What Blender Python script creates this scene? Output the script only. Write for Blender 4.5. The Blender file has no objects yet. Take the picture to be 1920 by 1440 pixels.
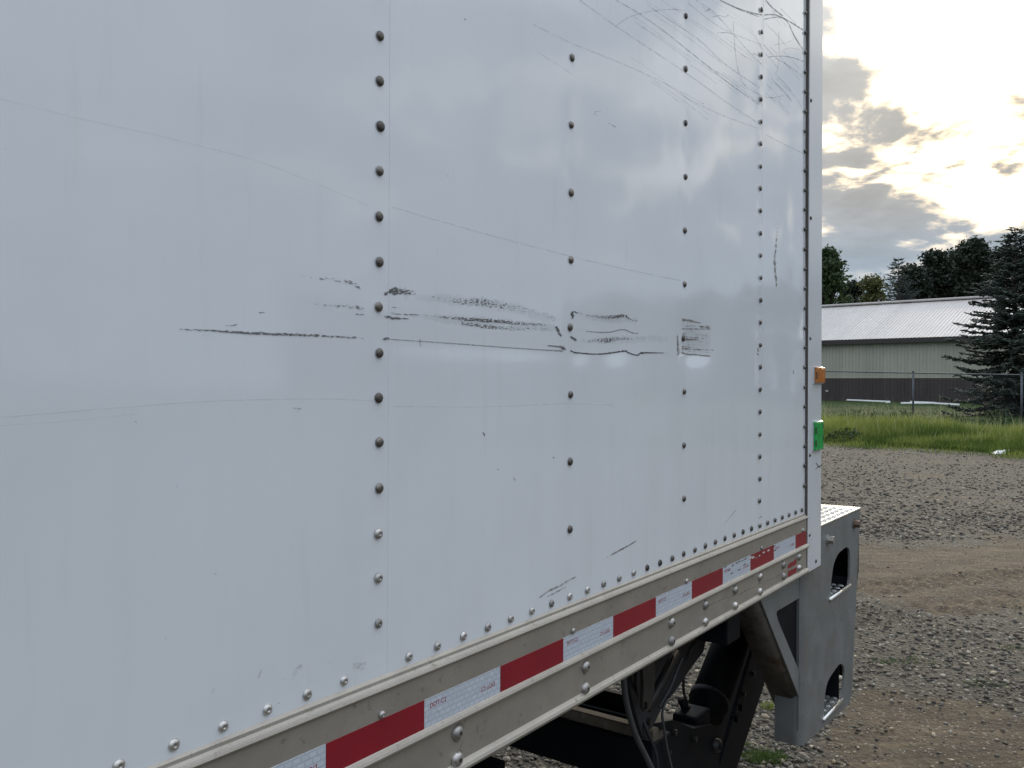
import bpy, bmesh, math, random
import numpy as np
from mathutils import Vector, Matrix, Euler

random.seed(7)
rng = np.random.default_rng(7)
S = bpy.context.scene
COL = S.collection

# ------------------------------------------------------------------ camera
FPX, CAMZ, ROLL = 1610.0, 1.5, math.radians(0.20)
cd = bpy.data.cameras.new('camera')
cam = bpy.data.objects.new('camera', cd)
COL.objects.link(cam)
cd.sensor_width = 36.0
cd.lens = FPX / 1920 * 36.0
cd.clip_start, cd.clip_end = 0.05, 4000
cam.matrix_world = Matrix.Translation((0, 0, CAMZ)) @ Matrix.Rotation(math.radians(90), 4, 'X') @ Matrix.Rotation(ROLL, 4, 'Z')
S.camera = cam

# ------------------------------------------------------------------ sky, sun, exposure
SUN_AZ, SUN_EL = math.radians(28.5), math.radians(17.5)      # azimuth right of the viewing axis (+Y)
sund = Vector((math.sin(SUN_AZ) * math.cos(SUN_EL), math.cos(SUN_AZ) * math.cos(SUN_EL), math.sin(SUN_EL)))
W = bpy.data.worlds.new('World')
S.world = W
W.use_nodes = True
nt = W.node_tree
nt.nodes.clear()


class NG:
    """small helper for node graphs"""
    def __init__(self, t): self.t = t
    def n(self, typ, **kw):
        o = self.t.nodes.new(typ)
        for k, v in kw.items(): setattr(o, k, v)
        return o
    def l(self, a, b): self.t.links.new(a, b)
    def put(self, sock, v):
        if isinstance(v, bpy.types.NodeSocket): self.l(v, sock)
        elif v is not None: sock.default_value = v
    def m(self, op, a, b=None, c=None, clamp=False):
        o = self.n('ShaderNodeMath', operation=op, use_clamp=clamp)
        for i, v in enumerate((a, b, c)): self.put(o.inputs[i], v)
        return o.outputs[0]
    def vm(self, op, a, b=None, scale=None):
        o = self.n('ShaderNodeVectorMath', operation=op)
        self.put(o.inputs[0], a)
        if b is not None: self.put(o.inputs[1], b)
        if scale is not None: self.put(o.inputs[3], scale)
        return o.outputs['Value'] if op == 'DOT_PRODUCT' else o.outputs[0]
    def ramp(self, v, lo, hi, a=0.0, b=1.0, smooth=True):
        o = self.n('ShaderNodeMapRange', interpolation_type='SMOOTHSTEP' if smooth else 'LINEAR')
        self.put(o.inputs['Value'], v)
        o.inputs['From Min'].default_value = lo; o.inputs['From Max'].default_value = hi
        o.inputs['To Min'].default_value = a; o.inputs['To Max'].default_value = b
        return o.outputs[0]
    def mix(self, f, a, b, typ='MIX'):
        o = self.n('ShaderNodeMix', data_type='RGBA', blend_type=typ)
        self.put(o.inputs[0], f)
        for s, v in ((o.inputs[6], a), (o.inputs[7], b)):
            if isinstance(v, (tuple, list)): v = (*v[:3], 1.0)
            self.put(s, v)
        return o.outputs[2]
    def noise(self, vec, scale, detail=4.0, rough=0.55, dist=0.0, lac=2.0):
        o = self.n('ShaderNodeTexNoise')
        self.put(o.inputs['Vector'], vec)
        o.inputs['Scale'].default_value = scale
        o.inputs['Detail'].default_value = detail
        o.inputs['Roughness'].default_value = rough
        o.inputs['Distortion'].default_value = dist
        o.inputs['Lacunarity'].default_value = lac
        return o.outputs[0]
    def rgb(self, col, k=1.0):
        return tuple(c * k for c in col)


g = NG(nt)
tc = g.n('ShaderNodeTexCoord')
dirn = g.vm('NORMALIZE', tc.outputs['Generated'])
sep = g.n('ShaderNodeSeparateXYZ'); g.l(dirn, sep.inputs[0])
z = g.m('MAXIMUM', sep.outputs[2], 0.0)
den = g.m('ADD', z, 0.20)
cp = g.n('ShaderNodeCombineXYZ')
g.put(cp.inputs[0], g.m('DIVIDE', sep.outputs[0], den))
g.put(cp.inputs[1], g.m('DIVIDE', sep.outputs[1], den))
g.put(cp.inputs[2], 2.9)
big = g.noise(cp.outputs[0], 1.5, 3, 0.5)
fine = g.noise(cp.outputs[0], 4.2, 10, 0.56, 0.25)
n_cl = g.m('ADD', g.m('MULTIPLY', big, 0.40), g.m('MULTIPLY', fine, 0.60))
cs = g.m('MAXIMUM', g.vm('DOT_PRODUCT', dirn, tuple(sund)), 0.0)
glow_b = g.m('POWER', cs, 4.0)
glow_w = g.m('POWER', cs, 22.0)
glow_n = g.m('POWER', cs, 150.0)
low = g.ramp(z, 0.10, 0.215)                                    # less break-up near the horizon
# how thin the cloud is: it breaks up towards the sun
edge = g.m('SUBTRACT', n_cl, g.m('ADD', g.m('MULTIPLY', glow_b, 0.034), g.m('MULTIPLY', glow_n, 0.11)))
thin = g.ramp(edge, 0.484, 0.376)
thin = g.m('MULTIPLY', thin, g.m('ADD', g.m('MULTIPLY', low, 0.97), 0.03))
sky = g.n('ShaderNodeTexSky', sky_type='NISHITA', sun_disc=False)
sky.sun_elevation = SUN_EL
sky.sun_rotation = SUN_AZ
sky.air_density, sky.dust_density, sky.ozone_density = 1.0, 2.0, 1.0
# radiance here is in units of 10 (background strength 0.1)
zen = g.m('ADD', 1.26, g.m('MULTIPLY', g.m('MAXIMUM', g.m('SUBTRACT', z, 0.22), 0.0), 4.1))
shade = g.ramp(n_cl, 0.36, 0.64, 1.0, 0.0, False)
shade = g.m('ADD', 0.78, g.m('MULTIPLY', shade, g.m('ADD', 0.22, g.m('MULTIPLY', low, 0.24))))
base = g.vm('SCALE', g.mix(g.m('MULTIPLY', g.m('MULTIPLY', glow_w, 0.9), low), g.mix(g.ramp(z, 0.06, 0.26), (3.45, 4.25, 5.0), (3.75, 4.18, 4.85)), (4.2, 4.0, 3.55)), None, g.m('MULTIPLY', zen, shade))
lit = g.vm('SCALE', g.mix(thin, (1.0, 0.66, 0.27), (1.0, 0.90, 0.70)), None, g.m('ADD', g.m('ADD', 2.0, g.m('MULTIPLY', glow_b, 7.5)), g.m('ADD', g.m('MULTIPLY', glow_w, 7.0), g.m('MULTIPLY', glow_n, 22.0))))
gap = g.mix(0.25, base, sky.outputs[0])
col = g.mix(thin, base, g.vm('ADD', gap, lit))
ground_glow = g.m('GREATER_THAN', sep.outputs[2], -0.01)
bg = g.n('ShaderNodeBackground'); bg.inputs[1].default_value = 0.1
g.l(col, bg.inputs[0])
wo = g.n('ShaderNodeOutputWorld'); g.l(bg.outputs[0], wo.inputs[0])

sl = bpy.data.lights.new('sun', 'SUN')
sl.energy, sl.angle, sl.color = 1.5, math.radians(14), (1.0, 0.86, 0.68)
so = bpy.data.objects.new('sun', sl)
so.rotation_euler = (-sund).to_track_quat('-Z', 'Y').to_euler()
so.location = sund * 60
COL.objects.link(so)

vs = S.view_settings
S.display_settings.display_device = 'sRGB'
vs.view_transform = 'Standard'
vs.look = 'None'
vs.exposure, vs.gamma, vs.use_curve_mapping = 0.0, 1.0, False

# ------------------------------------------------------------------ helpers
def ray(px, py):
    xo, yo = px - 960.0, py - 720.0
    c, s = math.cos(ROLL), math.sin(ROLL)
    x, y = xo * c + yo * s, -xo * s + yo * c
    return Vector((x / FPX, 1.0, -y / FPX))

SP, D = 0.0508, 0.4064                # rivet pitch, post pitch of the truck body
P0 = Vector((-0.14994, 0.96592, 0.0))
DU = Vector((0.58499, 0.81105, 0.0)).normalized()
NI = Vector((-DU.y, DU.x, 0.0))       # inward normal of the truck side

def P(px, py, vin=0.0):
    """measured image point -> truck local (u, v, z) on the vertical plane vin metres inside the side"""
    r = ray(px, py)
    o = P0 + NI * vin
    k = o.dot(NI) / r.dot(NI)
    p = r * k
    return Vector(((p - P0).dot(DU), vin, p.z + CAMZ))

def G(px, py, gz=0.0):
    r = ray(px, py); k = (gz - CAMZ) / r.z
    return Vector((r.x * k, k, gz))

def at(px, py, depth):
    r = ray(px, py)
    return Vector((r.x * depth, depth, CAMZ + r.z * depth))

def H(hs): return CAMZ - hs * SP       # height given in rivet pitches below the lens

def tag(o, label=None, cat=None, group=None, kind=None):
    if label: o['label'] = label
    if cat: o['category'] = cat
    if group: o['group'] = group
    if kind: o['kind'] = kind
    return o

def empty(name, loc=(0, 0, 0), rz=0.0):
    o = bpy.data.objects.new(name, None)
    o.empty_display_size = 0.2
    COL.objects.link(o); o.location = loc; o.rotation_euler = (0, 0, rz)
    return o

def link(name, me, parent=None, mat=None):
    o = bpy.data.objects.new(name, me)
    COL.objects.link(o)
    if mat is not None:
        me.materials.clear(); me.materials.append(mat)
    if parent is not None: o.parent = parent
    return o

def mesh(name, verts, faces, mat, parent=None, smooth=False, cols=None, colname='Col'):
    me = bpy.data.meshes.new(name)
    if isinstance(verts, np.ndarray) and isinstance(faces, np.ndarray):
        nv, nf, k = len(verts), len(faces), faces.shape[1]
        me.vertices.add(nv); me.vertices.foreach_set('co', verts.astype(np.float32).ravel())
        me.loops.add(nf * k); me.loops.foreach_set('vertex_index', faces.astype(np.int32).ravel())
        me.polygons.add(nf)
        me.polygons.foreach_set('loop_start', np.arange(0, nf * k, k, dtype=np.int32))
        me.update(calc_edges=True)
    else:
        me.from_pydata([tuple(v) for v in verts], [], [tuple(f) for f in faces])
    if smooth:
        me.polygons.foreach_set('use_smooth', np.ones(len(me.polygons), dtype=bool))
    if cols is not None:
        a = me.color_attributes.new(colname, 'FLOAT_COLOR', 'POINT')
        a.data.foreach_set('color', np.asarray(cols, dtype=np.float32).ravel())
    me.validate()
    return link(name, me, parent, mat)

def bm_obj(name, bm, mat, parent=None, smooth=False):
    bmesh.ops.recalc_face_normals(bm, faces=bm.faces)
    me = bpy.data.meshes.new(name)
    bm.to_mesh(me); bm.free()
    if smooth: me.polygons.foreach_set('use_smooth', np.ones(len(me.polygons), dtype=bool))
    return link(name, me, parent, mat)

def add_box(bm, lo, hi, bev=0.0, segs=2):
    r = bmesh.ops.create_cube(bm, size=1.0)
    vs_ = r['verts']
    for v in vs_:
        v.co = Vector([lo[i] + (v.co[i] + 0.5) * (hi[i] - lo[i]) for i in range(3)])
    if bev > 0:
        es = list({e for v in vs_ for e in v.link_edges})
        bmesh.ops.bevel(bm, geom=es, offset=bev, segments=segs, affect='EDGES', profile=0.5)

def box(name, lo, hi, mat, parent=None, bev=0.0, segs=2):
    bm = bmesh.new(); add_box(bm, lo, hi, bev, segs)
    return bm_obj(name, bm, mat, parent, smooth=False)

def add_tube(bm, pts, r, n=10, cap=True):
    pts = [Vector(p) for p in pts]
    rs = r if isinstance(r, (list, tuple)) else [r] * len(pts)
    rings = []
    up = Vector((0, 0, 1))
    prev = None
    for i, p in enumerate(pts):
        t = (pts[min(i + 1, len(pts) - 1)] - pts[max(i - 1, 0)]).normalized()
        a = prev if prev is not None else (t.cross(up) if abs(t.dot(up)) < 0.95 else t.cross(Vector((1, 0, 0))))
        a = (a - t * a.dot(t)).normalized(); prev = a
        b = t.cross(a)
        rings.append([bm.verts.new(p + (a * math.cos(2 * math.pi * k / n) + b * math.sin(2 * math.pi * k / n)) * rs[i]) for k in range(n)])
    for i in range(len(rings) - 1):
        for k in range(n):
            bm.faces.new((rings[i][k], rings[i][(k + 1) % n], rings[i + 1][(k + 1) % n], rings[i + 1][k]))
    if cap:
        bm.faces.new(rings[0][::-1]); bm.faces.new(rings[-1])

def tube(name, pts, r, mat, parent=None, n=10, smooth=True):
    bm = bmesh.new(); add_tube(bm, pts, r, n)
    return bm_obj(name, bm, mat, parent, smooth)

def spline(pts, k=8):
    pts = [Vector(p) for p in pts]
    out = []
    for i in range(len(pts) - 1):
        p0, p1, p2, p3 = pts[max(i - 1, 0)], pts[i], pts[i + 1], pts[min(i + 2, len(pts) - 1)]
        for j in range(k):
            t = j / k
            out.append(0.5 * ((2 * p1) + (p2 - p0) * t + (2 * p0 - 5 * p1 + 4 * p2 - p3) * t * t + (3 * p1 - p0 - 3 * p2 + p3) * t ** 3))
    out.append(pts[-1])
    return out

def add_prism(bm, poly, v0, v1):
    """poly of (u, z) extruded from v0 to v1 along y"""
    a = [bm.verts.new((p[0], v0, p[1])) for p in poly]
    b = [bm.verts.new((p[0], v1, p[1])) for p in poly]
    n = len(poly)
    bm.faces.new(a); bm.faces.new(b[::-1])
    for i in range(n):
        bm.faces.new((a[i], b[i], b[(i + 1) % n], a[(i + 1) % n]))

def add_holed_plate(bm, outer, holes, v0, v1):
    """flat plate with holes in the (u, z) plane, thickness v0..v1"""
    def loop(pts, v):
        vs_ = [bm.verts.new((p[0], v, p[1])) for p in pts]
        es = [bm.edges.new((vs_[i], vs_[(i + 1) % len(vs_)])) for i in range(len(vs_))]
        return vs_, es
    fr = [loop(l, v0) for l in [outer] + holes]
    bk = [loop(l, v1) for l in [outer] + holes]
    for grp in (fr, bk):
        es = [e for _, q in grp for e in q]
        bmesh.ops.triangle_fill(bm, use_beauty=True, use_dissolve=False, edges=es)
    for (a, _), (b, _) in zip(fr, bk):
        n = len(a)
        for i in range(n):
            bm.faces.new((a[i], a[(i + 1) % n], b[(i + 1) % n], b[i]))

def rounded(poly, r, k=4):
    """round the corners of a 2d polygon"""
    out = []
    n = len(poly)
    for i in range(n):
        p, a, b = Vector(poly[i]), Vector(poly[i - 1]), Vector(poly[(i + 1) % n])
        da, db = (a - p), (b - p)
        ra = min(r, da.length * 0.45); rb = min(r, db.length * 0.45)
        s, e = p + da.normalized() * ra, p + db.normalized() * rb
        for j in range(k + 1):
            t = j / k
            out.append(tuple((1 - t) ** 2 * s + 2 * t * (1 - t) * p + t * t * e))
    return out

def vnoise(x, y, seed=0):
    x = np.asarray(x, float); y = np.asarray(y, float)
    xi, yi = np.floor(x).astype(np.int64), np.floor(y).astype(np.int64)
    fx, fy = x - xi, y - yi
    fx = fx * fx * (3 - 2 * fx); fy = fy * fy * (3 - 2 * fy)
    def h(a, b):
        v = (a * 374761393 + b * 668265263 + seed * 1442695041) & 0xffffffff
        v = ((v ^ (v >> 13)) * 1274126177) & 0xffffffff
        return ((v ^ (v >> 16)) & 0xffff) / 65535.0
    return (h(xi, yi) * (1 - fx) + h(xi + 1, yi) * fx) * (1 - fy) + (h(xi, yi + 1) * (1 - fx) + h(xi + 1, yi + 1) * fx) * fy

def fbm(x, y, oct=4, seed=0):
    s, a, t = 0, 1.0, 0
    for i in range(oct):
        s = s + a * vnoise(x * 2 ** i + 17.3 * i, y * 2 ** i - 9.1 * i, seed + i); t += a; a *= 0.5
    return s / t

def sstep(a, b, x):
    t = np.clip((x - a) / (b - a), 0, 1); return t * t * (3 - 2 * t)

# ------------------------------------------------------------------ materials
def material(name, col=(0.5, 0.5, 0.5), rough=0.5, metal=0.0, spec=0.5, var=0.0, vscale=8.0, bump=0.0, bscale=60.0, dirt=None, dscale=20.0, dlo=0.55, dhi=0.75, coat=0.0):
    m = bpy.data.materials.new(name); m.use_nodes = True
    q = NG(m.node_tree)
    b = m.node_tree.nodes['Principled BSDF']
    t = q.n('ShaderNodeTexCoord').outputs['Object']
    c = (*col, 1.0)
    b.inputs['Base Color'].default_value = c
    out = None
    if var > 0:
        nz = q.noise(t, vscale, 5, 0.6)
        k = q.ramp(nz, 0.3, 0.7, 1 - var, 1 + var, False)
        out = q.mix(1.0, col, k, 'MULTIPLY')
    if dirt is not None:
        nd = q.noise(t, dscale, 6, 0.65)
        out = q.mix(q.ramp(nd, dlo, dhi), out if out is not None else col, dirt)
    if out is not None: q.l(out, b.inputs['Base Color'])
    b.inputs['Roughness'].default_value = rough
    b.inputs['Metallic'].default_value = metal
    b.inputs['Specular IOR Level'].default_value = spec
    b.inputs['Coat Weight'].default_value = coat
    if bump > 0:
        bn = q.n('ShaderNodeBump'); bn.inputs['Strength'].default_value = bump; bn.inputs['Distance'].default_value = 0.002
        q.l(q.noise(t, bscale, 4, 0.6), bn.inputs['Height']); q.l(bn.outputs[0], b.inputs['Normal'])
    return m

M = {}
# white sheet skin: gloss paint with slight orange peel and faint dirt film
def sheet_mat():
    m = bpy.data.materials.new('white_skin'); m.use_nodes = True
    q = NG(m.node_tree); b = m.node_tree.nodes['Principled BSDF']
    t = q.n('ShaderNodeTexCoord').outputs['Object']
    film = q.noise(t, 3.0, 6, 0.6)
    mp = q.n('ShaderNodeMapping'); q.l(t, mp.inputs[0]); mp.inputs['Scale'].default_value = (14, 14, 1.2)
    runs = q.noise(mp.outputs[0], 3.0, 5, 0.6)
    c = q.mix(q.ramp(film, 0.35, 0.75), (0.755, 0.775, 0.79), (0.715, 0.735, 0.75))
    c = q.mix(q.m('MULTIPLY', q.ramp(runs, 0.55, 0.8), 0.25), c, (0.58, 0.58, 0.56))
    sz = q.n('ShaderNodeSeparateXYZ'); q.l(t, sz.inputs[0])
    lowk = q.m('MULTIPLY', q.ramp(sz.outputs[2], 1.75, 1.17), q.ramp(q.noise(mp.outputs[0], 1.3, 6, 0.65), 0.38, 0.72))
    c = q.mix(q.m('MULTIPLY', lowk, 0.07), c, (0.47, 0.45, 0.41))
    specks = q.noise(t, 260.0, 2, 0.5)
    patch = q.noise(t, 9.0, 4, 0.6)
    c = q.mix(q.m('MULTIPLY', q.ramp(specks, 0.735, 0.76), q.ramp(patch, 0.55, 0.7)), c, (0.25, 0.24, 0.22))
    q.l(c, b.inputs['Base Color'])
    b.inputs['Specular IOR Level'].default_value = 0.85
    q.l(q.ramp(film, 0.3, 0.75, 0.045, 0.10, False), b.inputs['Roughness'])
    bn = q.n('ShaderNodeBump'); bn.inputs['Strength'].default_value = 0.03; bn.inputs['Distance'].default_value = 0.001
    q.l(q.noise(t, 190.0, 3, 0.6), bn.inputs['Height']); q.l(bn.outputs[0], b.inputs['Normal'])
    return m
M['skin'] = sheet_mat()
M['post'] = material('white_post_paint', (0.62, 0.63, 0.64), 0.22, var=0.04, vscale=5, bump=0.03, dirt=(0.4, 0.38, 0.34), dscale=30, dlo=0.68, dhi=0.82)
M['seal'] = material('brown_sealant', (0.085, 0.07, 0.06), 0.6, var=0.3, vscale=20)
M['alu'] = material('weathered_aluminium', (0.405, 0.37, 0.312), 0.45, metal=0.55, var=0.10, vscale=14, bump=0.12, bscale=240, dirt=(0.26, 0.235, 0.19), dscale=70, dlo=0.58, dhi=0.74)
M['rivet'] = material('dull_rivet_metal', (0.155, 0.14, 0.125), 0.36, metal=0.75, var=0.3, vscale=90, dirt=(0.12, 0.105, 0.085), dscale=160, dlo=0.5, dhi=0.7)
M['rivet_bright'] = material('bright_rivet_metal', (0.46, 0.44, 0.41), 0.32, metal=0.8, var=0.25, vscale=90, dirt=(0.17, 0.15, 0.12), dscale=160, dlo=0.55, dhi=0.7)
M['recess'] = material('bolt_recess', (0.03, 0.028, 0.025), 0.6)
M['grime'] = material('grime_ring', (0.17, 0.15, 0.125), 0.8)
M['red'] = material('red_reflective_tape', (0.24, 0.010, 0.020), 0.34, var=0.12, vscale=10, bump=0.05, bscale=500, dirt=(0.17, 0.06, 0.06), dscale=120, dlo=0.64, dhi=0.74)
M['ink'] = material('red_print', (0.35, 0.02, 0.03), 0.5)
M['galv'] = material('galvanised_steel', (0.245, 0.257, 0.252), 0.42, metal=0.55, var=0.10, vscale=11, bump=0.06, bscale=90, dirt=(0.13, 0.115, 0.095), dscale=34, dlo=0.60, dhi=0.80)
_q = NG(M['galv'].node_tree); _b = M['galv'].node_tree.nodes['Principled BSDF']
_src = _b.inputs['Base Color'].links[0].from_socket
_t = _q.n('ShaderNodeTexCoord').outputs['Object']
_m = _q.n('ShaderNodeMapping'); _q.l(_t, _m.inputs[0]); _m.inputs['Scale'].default_value = (38, 38, 3.0)
_run = _q.ramp(_q.noise(_m.outputs[0], 1.0, 6, 0.65), 0.58, 0.74)
_c = _q.mix(_q.m('MULTIPLY', _run, 0.55), _src, (0.13, 0.10, 0.075))
_c = _q.mix(_q.m('MULTIPLY', _q.ramp(_q.noise(_t, 7.0, 6, 0.7), 0.48, 0.72), 0.5), _c, (0.22, 0.20, 0.165))
_c = _q.mix(_q.ramp(_q.noise(_t, 140.0, 4, 0.6), 0.70, 0.76), _c, (0.10, 0.06, 0.04))
_q.l(_c, _b.inputs['Base Color'])
_q.l(_q.ramp(_q.noise(_t, 12.0, 5, 0.6), 0.35, 0.7, 0.36, 0.62, False), _b.inputs['Roughness'])
M['galv_dark'] = material('shaded_flange_steel', (0.16, 0.145, 0.125), 0.55, metal=0.4, var=0.25, vscale=12, dirt=(0.085, 0.065, 0.05), dscale=22, dlo=0.48, dhi=0.7)  # flange steel: its shade is put into a darker colour, plus mottled dirt
M['tread'] = material('bright_tread_plate', (0.62, 0.61, 0.57), 0.26, metal=0.85, var=0.1, vscale=30, dirt=(0.3, 0.28, 0.24), dscale=60, dlo=0.6, dhi=0.78)
M['black'] = material('black_chassis_paint', (0.007, 0.008, 0.010), 0.6, spec=0.12, var=0.4, vscale=9, bump=0.1, bscale=60, dirt=(0.013, 0.012, 0.011), dscale=14, dlo=0.55, dhi=0.75)
M['iron'] = material('dark_oily_iron', (0.032, 0.031, 0.029), 0.5, metal=0.3, var=0.35, vscale=14, dirt=(0.05, 0.04, 0.03), dscale=20, dlo=0.5, dhi=0.7)
M['rubber'] = material('black_rubber', (0.022, 0.022, 0.024), 0.7, var=0.3, vscale=20, bump=0.1)
M['hose'] = material('grey_hose_rubber', (0.06, 0.063, 0.066), 0.55, var=0.2, vscale=30)
M['mud'] = material('muddy_steel', (0.14, 0.118, 0.085), 0.75, var=0.35, vscale=22, bump=0.4, bscale=60, dirt=(0.24, 0.215, 0.17), dscale=60, dlo=0.58, dhi=0.68)
M['rust'] = material('rusty_bolt', (0.15, 0.10, 0.075), 0.6, metal=0.4, var=0.4, vscale=60)
M['under'] = material('grey_underside', (0.07, 0.072, 0.075), 0.6, var=0.3, vscale=8)

def tape_white():
    m = bpy.data.materials.new('white_reflective_tape'); m.use_nodes = True
    q = NG(m.node_tree); b = m.node_tree.nodes['Principled BSDF']
    t = q.n('ShaderNodeTexCoord').outputs['Object']
    sx = q.n('ShaderNodeSeparateXYZ'); q.l(t, sx.inputs[0])
    cmb = q.n('ShaderNodeCombineXYZ'); q.l(sx.outputs[0], cmb.inputs[0]); q.l(sx.outputs[2], cmb.inputs[1])
    br = q.n('ShaderNodeTexBrick'); q.l(cmb.outputs[0], br.inputs['Vector'])
    br.inputs['Scale'].default_value = 1.0
    br.inputs['Brick Width'].default_value = 0.0105; br.inputs['Row Height'].default_value = 0.0066
    br.inputs['Mortar Size'].default_value = 0.0011; br.inputs['Mortar Smooth'].default_value = 0.4
    br.inputs['Color1'].default_value = (0.50, 0.54, 0.59, 1); br.inputs['Color2'].default_value = (0.56, 0.60, 0.64, 1)
    br.inputs['Mortar'].default_value = (0.44, 0.48, 0.53, 1)
    q.l(q.mix(q.ramp(q.noise(t, 160, 4, 0.6), 0.62, 0.72), br.outputs[0], (0.33, 0.32, 0.3)), b.inputs['Base Color'])
    b.inputs['Roughness'].default_value = 0.28
    bn = q.n('ShaderNodeBump'); bn.inputs['Strength'].default_value = 0.25; bn.inputs['Distance'].default_value = 0.0006
    q.l(br.outputs[1], bn.inputs['Height']); bn.invert = True; q.l(bn.outputs[0], b.inputs['Normal'])
    return m
M['white_tape'] = tape_white()

def scuff_mat(name, colr, su, sw, rough=0.6, soft=0.06):
    """broken mark: the painted-on rubber shows only where the noise falls under the local density"""
    m = bpy.data.materials.new(name); m.use_nodes = True
    q = NG(m.node_tree); b = m.node_tree.nodes['Principled BSDF']
    t = q.n('ShaderNodeTexCoord').outputs['Object']
    mp = q.n('ShaderNodeMapping'); q.l(t, mp.inputs[0]); mp.inputs['Scale'].default_value = (su, 1, sw)
    nz = q.noise(mp.outputs[0], 1.0, 3, 0.6)
    a = q.n('ShaderNodeAttribute', attribute_name='Col')
    d = q.n('ShaderNodeSeparateColor'); q.l(a.outputs['Color'], d.inputs[0])
    lim = q.m('ADD', q.m('MULTIPLY', d.outputs[0], 0.32), 0.235)
    al = q.ramp(q.m('SUBTRACT', lim, nz), -soft, soft)
    q.l(q.m('MULTIPLY', al, d.outputs[1]), b.inputs['Alpha'])
    b.inputs['Base Color'].default_value = (*colr, 1); b.inputs['Roughness'].default_value = rough
    return m
M['scuff'] = scuff_mat('black_rubber_scuff', (0.045, 0.040, 0.036), 170, 620, soft=0.06)
M['scratch'] = scuff_mat('grey_scratch', (0.30, 0.305, 0.31), 60, 60, soft=0.2)
M['tan_scratch'] = scuff_mat('bare_scrape', (0.22, 0.20, 0.17), 60, 120, soft=0.15)

# foliage & ground
def leaf_mat(name, c1, c2, trans=0.35, rough=0.55):
    m = bpy.data.materials.new(name); m.use_nodes = True
    q = NG(m.node_tree); b = m.node_tree.nodes['Principled BSDF']
    out = m.node_tree.nodes['Material Output']
    a = q.n('ShaderNodeAttribute', attribute_name='Col')
    sp = q.n('ShaderNodeSeparateColor'); q.l(a.outputs['Color'], sp.inputs[0])
    c = q.mix(sp.outputs[0], c1, c2)
    q.l(c, b.inputs['Base Color']); b.inputs['Roughness'].default_value = rough
    b.inputs['Specular IOR Level'].default_value = 0.25
    tr = q.n('ShaderNodeBsdfTranslucent'); q.l(c, tr.inputs[0])
    mx = q.n('ShaderNodeMixShader'); mx.inputs[0].default_value = trans
    q.l(b.outputs[0], mx.inputs[1]); q.l(tr.outputs[0], mx.inputs[2]); q.l(mx.outputs[0], out.inputs[0])
    return m
M['leaf'] = leaf_mat('dark_leaves', (0.016, 0.025, 0.017), (0.036, 0.050, 0.028), 0.15)
M['leaf_mid'] = leaf_mat('green_leaves', (0.028, 0.047, 0.018), (0.062, 0.092, 0.032), 0.3)
M['leaf_yellow'] = leaf_mat('yellowing_leaves', (0.065, 0.080, 0.025), (0.14, 0.14, 0.05), 0.35)
M['needle'] = leaf_mat('spruce_needles', (0.024, 0.036, 0.031), (0.105, 0.130, 0.105), 0.1)
M['grass'] = leaf_mat('tall_grass_blades', (0.06, 0.105, 0.018), (0.29, 0.33, 0.085), 0.5)
M['stalk'] = leaf_mat('dry_seed_stalks', (0.22, 0.25, 0.10), (0.42, 0.42, 0.24), 0.4)
M['turf'] = leaf_mat('lawn_blades', (0.04, 0.075, 0.014), (0.08, 0.125, 0.028), 0.3)
M['bark'] = material('dark_bark', (0.055, 0.045, 0.036), 0.9, var=0.4, vscale=6, bump=0.6, bscale=30)

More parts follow.
